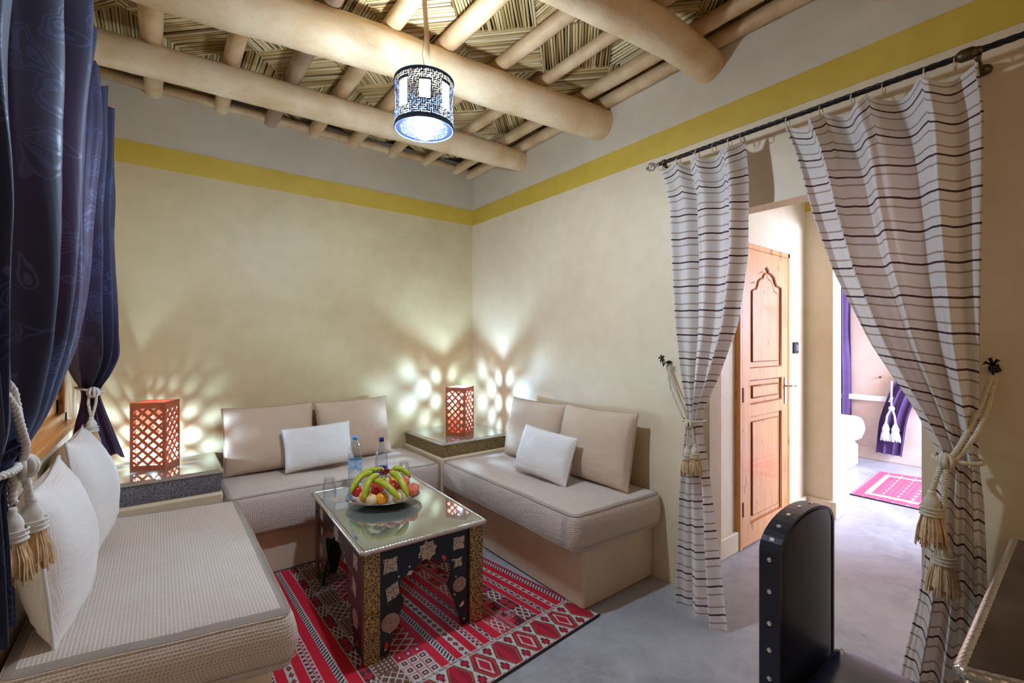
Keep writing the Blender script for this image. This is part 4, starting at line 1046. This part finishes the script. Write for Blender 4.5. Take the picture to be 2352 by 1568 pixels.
# pane facing the camera: direction from lantern to camera
PANE0=(math.degrees(math.atan2(-3.652-LY,-2.338-LX)))%360%45
kf=int(((math.degrees(math.atan2(-3.652-LY,-2.338-LX)))%360)//45)
if kf%2==1:
    _old=inpane
    def inpane(i,j,extra=0):
        a=i/NU*360;z=j/NV
        for k in range(8):
            d=(a-k*45-PANE0+180)%360-180
            if abs(d)<(11.5+extra*2) and ((.26-extra*.03<z<.80+extra*.03) if k%2==0 else (.36-extra*.03<z<.72+extra*.03)): return True
        return False
g=maze(NU,NV,lambda i,j:j<3 or j>NV-4 or inpane(i,j,1))
mb=MB();I=[[(lambda a,b:mb.V((LX+LR*math.cos(2*PI*a/NU),LY+LR*math.sin(2*PI*a/NU),LZ0+(LZ1-LZ0)*b/NV)))(i+rnd.uniform(-.36,.36),j+(rnd.uniform(-.36,.36) if 2<j<NV-2 else 0)) for i in range(NU)] for j in range(NV+1)]
for j in range(NV):
    for i in range(NU):
        if g[j][i] and not inpane(i,j): mb.F(I[j][i],I[j][(i+1)%NU],I[j+1][(i+1)%NU],I[j+1][i])
M['lantern_metal']=simple('lantern_metal_bloom_tint',(.05,.085,.19),.4,.5)  # blue lift stands for bulb bloom, put into the metal colour
obj('pierced_shell',mb,M['lantern_metal'],ln)
for z,nm in((LZ0,'bottom_rim'),(LZ1,'top_rim')): obj(nm,MB().tube([(LX+LR*math.cos(2*PI*k/48),LY+LR*math.sin(2*PI*k/48),z) for k in range(48)],.004,6,closed=True),M['lantern_metal'],ln,True)
pm=0
for k in range(8):
    c=math.radians(k*45+PANE0);tall=(k%2==1)!=(kf%2==1)
    z0_,z1_=(.27,.79) if tall else (.37,.71);mb=MB();hw=math.radians(11)
    mb.grid(lambda u,v:(LX+(LR-.003)*math.cos(c-hw+2*hw*u),LY+(LR-.003)*math.sin(c-hw+2*hw*u),LZ0+(LZ1-LZ0)*(z0_+(z1_-z0_)*v)),4,1);obj('pane',mb,M['lantern_pane'],ln)
obj('diffuser',MB().lathe([(LR-.012,.006),(LR-.012,LZ1-LZ0-.006)],(LX,LY,LZ0),40),M['diffuser'],ln,True)
# bottom disc with piercing and a central hole
mb=MB();NR=14;NA=120
g=maze(NA,NR,lambda i,j:j>NR-5)
I=[[mb.V((LX+(.052+(LR-.052)*j/NR)*math.cos(2*PI*i/NA),LY+(.052+(LR-.052)*j/NR)*math.sin(2*PI*i/NA),LZ0)) for i in range(NA)] for j in range(NR+1)]
for j in range(NR):
    for i in range(NA):
        if g[j][i] or (j>NR-5 and not(j==NR-2 and i%5==0)): mb.F(I[j][i],I[j][(i+1)%NA],I[j+1][(i+1)%NA],I[j+1][i])
obj('bottom_plate',mb,M['plate_metal'],ln)
obj('bulb',MB().lathe([(0,-.040),(.02,-.035),(.034,-.022),(.040,0),(.034,.022),(.02,.04),(.014,.06),(0,.06)],(LX,LY,LZ0-.004),24),M['lantern_bulb'],ln,True)
ch=MB()
for k in range(3):
    a=2*PI*k/3+.5;ch.tube([(LX+LR*.97*math.cos(a),LY+LR*.97*math.sin(a),LZ1),(LX,LY,LZ1+.075)],.0015,5)
ch.tube([(LX,LY,LZ1+.073),(LX-.012,LY-.004,LZ1+.12),(LX,LY,LZ1+.20)],.0015,5)
obj('hanging_wires',ch,M['steel'],ln)
obj('cord_cover',MB().tube([(LX+.012,LY-.01,LZ1+.0),(LX+.010,LY-.012,LZ1+.15),(LX-.004,LY-.012,LZ1+.33),(LX-.012,LY-.012,3.04)],[.010,.0105,.0105,.011],8),M['joist'],ln,True)
# ---- hallway door ----
dr=thing('door_1',(1.11,-2.15,0),None,None);dr['kind']='structure'
DM=Matrix(((1,0,0,0),(0,0,-1,0),(0,1,0,0),(0,0,0,1)))
fm_=MB()
for q in((.72,.757),(1.475,1.512)): fm_.box(q[0],q[1],-2.168,-2.13,.0,2.075,.005)
fm_.box(.72,1.512,-2.168,-2.13,2.035,2.075,.005);obj('door_frame',fm_,M['pine'],dr)
leaf=obj('door_leaf',MB().box(.759,1.473,-2.152,-2.135,.012,2.033,.002),M['pine'],dr)
def pp(poly,a,b,m,nm,par=leaf):
    mb=MB();mb.M=DM;mb.prism(poly,a,b);return obj(nm,mb,m,par)
for nm,q in(('stile',(.759,.865,.012,2.033)),('stile',(1.367,1.473,.012,2.033)),('rail',(.865,1.367,.012,.15)),('rail',(.865,1.367,.885,.965)),('rail',(.865,1.367,1.135,1.215))):
    pp([(q[0],q[2]),(q[1],q[2]),(q[1],q[3]),(q[0],q[3])],2.150,2.166,M['pine'],nm)
arch=[(.865,1.80),(.90,1.812),(.94,1.815),(.965,1.84),(.985,1.875),(1.03,1.895),(1.07,1.90),(1.09,1.925),(1.116,1.94)]
arch=arch+[(2*1.116-x,z) for x,z in arch[::-1][1:]]
pp(arch+[(1.367,2.033),(.865,2.033)],2.150,2.166,M['pine'],'rail')
def mould(poly,nm):
    mb=MB();mb.M=DM;mb.tube([(x,z,2.157) for x,z in poly],.006,6,closed=True);obj(nm,mb,M['pine_groove'],leaf,True)
for z0_,z1_,top in((.15,.885,None),(.965,1.135,None),(1.215,1.80,arch)):
    pl_=[(.868,z0_+.003),(1.364,z0_+.003)]+([(1.364,z1_-.003),(.868,z1_-.003)] if not top else [(x,z-.003) for x,z in top[::-1]])
    mould(pl_,'moulding')
    cx_,cz_=1.116,(z0_+z1_)/2
    ins=[(.915,z0_+.045),(1.317,z0_+.045)]+([(1.317,z1_-.045),(.915,z1_-.045)] if not top else [(cx_+(x-cx_)*.80,z-.05) for x,z in top[::-1]])
    pp(ins,2.150,2.160,M['pine'],'raised_panel')
    mould(ins,'moulding')
for z in(.22,.99): obj('hinge',MB().box(.752,.770,-2.172,-2.160,z,z+.10,.003),M['iron'],dr)
hd=MB().box(1.405,1.437,-2.172,-2.166,.93,1.13,.002);h_=obj('handle_plate',hd,M['steel'],dr)
obj('door_handle',MB().tube([(1.421,-2.172,1.065),(1.421,-2.205,1.065),(1.46,-2.212,1.065),(1.50,-2.21,1.062)],.0075,8),M['steel'],h_,True)
sw=thing('light_switch',(1.69,-2.14,1.35),'small black light switch on the hallway wall beside the door','switch')
obj('plate',MB().box(1.645,1.735,-2.146,-2.134,1.305,1.395,.004),M['black_plastic'],sw)
obj('rocker',MB().box(1.67,1.712,-2.151,-2.144,1.325,1.375,.003),M['grey_plastic'],sw)
# ---- bedroom ----
mb=MB();mb.box(2.3,3.92,-1.95,-.62,0,.27,.03);obj('bed_base',mb,M['bed'],label='white plastered bed base seen past the hallway corner',cat='bed')
mattress([(2.32,-2.02),(4.02,-1.99),(4.02,-.62),(2.32,-.62)],.276,.56,'thick white mattress on the bedroom bed base',M['bed'],.11,False,0,9)
t=thing('bedroom_curtain',(4.33,-1.62,.5),'long straight purple curtain behind the bed','curtain')
obj('cloth',drape([(2.35,4.33,-1.34,4.33,-1.745,.02),(1.4,4.33,-1.34,4.33,-1.75,.02),(.45,4.33,-1.34,4.33,-1.76,.02)],4,50,20,2),M['purple'],t,True)
t=thing('bedroom_curtain',(4.33,-2.2,.1),'tied purple curtain with white tassels on the far bedroom wall','curtain')
obj('cloth',drape([(1.9,4.34,-2.75,4.30,-3.6,.03),(1.2,4.34,-2.35,4.30,-2.9,.03),(.90,4.33,-2.16,4.30,-2.42,.03),(.66,4.33,-2.09,4.29,-2.34,.03),(.5,4.33,-2.045,4.29,-2.30,.03),(.10,4.33,-2.01,4.29,-2.255,.02)],3,50,30,4),M['purple'],t,True)
t=tieback('curtain_tieback',(4.25,-2.17,.6),'white rope and tassel pair hanging on the tied bedroom curtain',[[(4.29,-2.16,.95),(4.25,-2.165,.75),(4.24,-2.17,.64)],[(4.24,-2.165,.64),(4.235,-2.13,.55),(4.235,-2.12,.47)],[(4.24,-2.175,.64),(4.235,-2.20,.55),(4.235,-2.205,.47)]],(4.24,-2.17,.64),[(4.235,-2.12,.48),(4.235,-2.205,.48)],None,.010,M['bed'],1.35,M['bed'])
obj('wall_bolt',MB().tube([(4.40,-2.034,.98),(4.36,-2.034,.98)],.009,10),M['iron'],label='small dark bolt on the far bedroom wall above the tassels',cat='bolt')
# ---- chair ----
cx0,cx1,cy,ct=-.975,-.556,-3.100,.055
ch=thing('studded_chair',((cx0+cx1)/2,-3.28,0),'black leather chair with rounded studded back in the right foreground','chair')
w=(cx1-cx0)/2;cxm=(cx0+cx1)/2
arc=[(cxm+w*math.cos(a),.805+.083*math.sin(a)) for a in [PI*k/20 for k in range(21)]]
out=[(cx1,.02)]+arc+[(cx0,.02)]
def bar_path(off,z_extra=0): return out
outer=[(cx0,.0),(cx0,.805)]+[(cxm-w*math.cos(PI*k/20),.805+.083*math.sin(PI*k/20)) for k in range(1,20)]+[(cx1,.805),(cx1,.0)]
inner=[(cx1-.013,.0),(cx1-.013,.80)]+[(cxm+(w-.013)*math.cos(PI*k/20),.80+.076*math.sin(PI*k/20)) for k in range(1,20)]+[(cx0+.013,.80),(cx0+.013,.0)]
mb=MB();mb.M=DM;mb.prism(outer+inner,-cy-ct*0,-cy+.0);
mb=MB();mb.M=DM;mb.prism(outer+inner,3.045,3.100);obj('back_frame',mb,M['leather'],ch)
pn=MB();pn.M=DM
nn=24
def bp(u,v):
    x=cx0+.012+(cx1-cx0-.024)*u;zt_=.80+.077*math.sqrt(max(0,1-((x-cxm)/(w-.012))**2));z=.30+(zt_-.30)*v
    return (x,z,3.0965+.006*max(0,math.sin(PI*u))**.5)
pn.grid(bp,24,20);obj('back_pad',pn,M['leather'],ch,True)
pn=MB();pn.M=DM;pn.grid(lambda u,v:(bp(u,v)[0],bp(u,v)[1],3.056),24,20);obj('rear_pad',pn,M['leather'],ch,True)
for k,z in enumerate((.785,.695,.605,.53,.45,.37,.29)): obj('stud',MB().lathe([(0,-.003),(.006,-.001),(.006,.001),(0,.003)],(0,0,0),10) if False else MB().box(cx0-.003,cx0+.001,-3.079,-3.067,z-.006,z+.006,.0039),M['stud'],ch)
for k in range(1,8):
    a=PI-PI*k/8;x=cxm+w*math.cos(a);z=.805+.083*math.sin(a)
    mb=MB();mb.M=frame_matrix((x,-3.073,z),(math.cos(a)*.5,0,math.sin(a)),(0,1,0));mb.box(-.002,.003,-.006,.006,-.006,.006,.0024);obj('stud',mb,M['stud'],ch)
sm=MB();sm.uv=None
def seat_pt(u,v):
    x=cx0+.01+(cx1-cx0-.02)*u;y=-3.11-.37*v;e=1-(abs(2*u-1)**4);f=1-(abs(2*v-1)**6);return (x,y,.385+.035*min(e,f)**.5-.012*math.sin(PI*u)*math.sin(PI*v))
sm.grid(seat_pt,20,20);obj('seat',sm,M['leather_seat'],ch,True)
obj('seat_frame',MB().box(cx0+.005,cx1-.005,-3.485,-3.105,.325,.387,.006),M['leather'],ch)
for x in(cx0+.03,cx1-.03): obj('leg',MB().box(x-.02,x+.02,-3.48,-3.44,0,.325,.004),M['leather'],ch)
obj('stretcher',MB().box(cx0+.03,cx1-.03,-3.47,-3.45,.13,.16,.003),M['leather'],ch)
# ---- desk ----
dk=thing('carved_desk',(-.6,-3.7,0),'dark glass-topped table with twisted silver rim in the lower right corner','table')
dp=[(-.075,-3.458),(-1.083,-3.463),(-.93,-3.80),(-.82,-4.05),(-.075,-4.05)]
def inset(P,d):
    n=len(P);o=[]
    for i in range(n):
        a=Vector(P[i-1]);b=Vector(P[i]);c=Vector(P[(i+1)%n]);e1=(b-a).normalized();e2=(c-b).normalized()
        n1=Vector((-e1.y,e1.x));n2=Vector((-e2.y,e2.x));m=(n1+n2);m=m/(1+n1.dot(n2));o.append((b.x+m.x*d,b.y+m.y*d))
    return o
obj('glass_top',MB().prism(inset(dp,.02),.728,.747),M['desktop'],dk)
rm=MB();
for a,b in zip(dp,dp[1:]+dp[:1]):
    A_=inset(dp,.011)
A_=inset(dp,.011)
for k in range(5): rope(rm,[(*A_[k],.738),(*A_[(k+1)%5],.738)],.0125,3,.07,.008,8,off=.16)
obj('twisted_rim',rm,M['silver'],dk,True)
rm=MB();A2=inset(dp,.03)
for k in range(5): rope(rm,[(*A2[k],.700),(*A2[(k+1)%5],.700)],.018,2,.16,.012,8)
obj('carved_apron',rm,M['gilt'],dk,True)
obj('apron_board',MB().prism(inset(dp,.05),.60,.727),M['lacquer'],dk)
for (x,y) in inset(dp,.075):
    if (x,y)==inset(dp,.075)[2]: continue
    obj('leg',MB().lathe([(.02,0),(.022,.02),(.016,.06),(.024,.2),(.018,.4),(.028,.56),(.028,.62)],(x,y,0),14),M['gilt'],dk,True)
# ---- small red petal on the floor ----
obj('petal',MB().lathe([(0,0),(.007,.0015),(.009,.001),(.004,.003),(0,.002)],(-.78,-2.62,.0005),9,None,1.2,.7),M['redstone'],label='tiny red speck lying on the concrete floor before the rug',cat='petal')
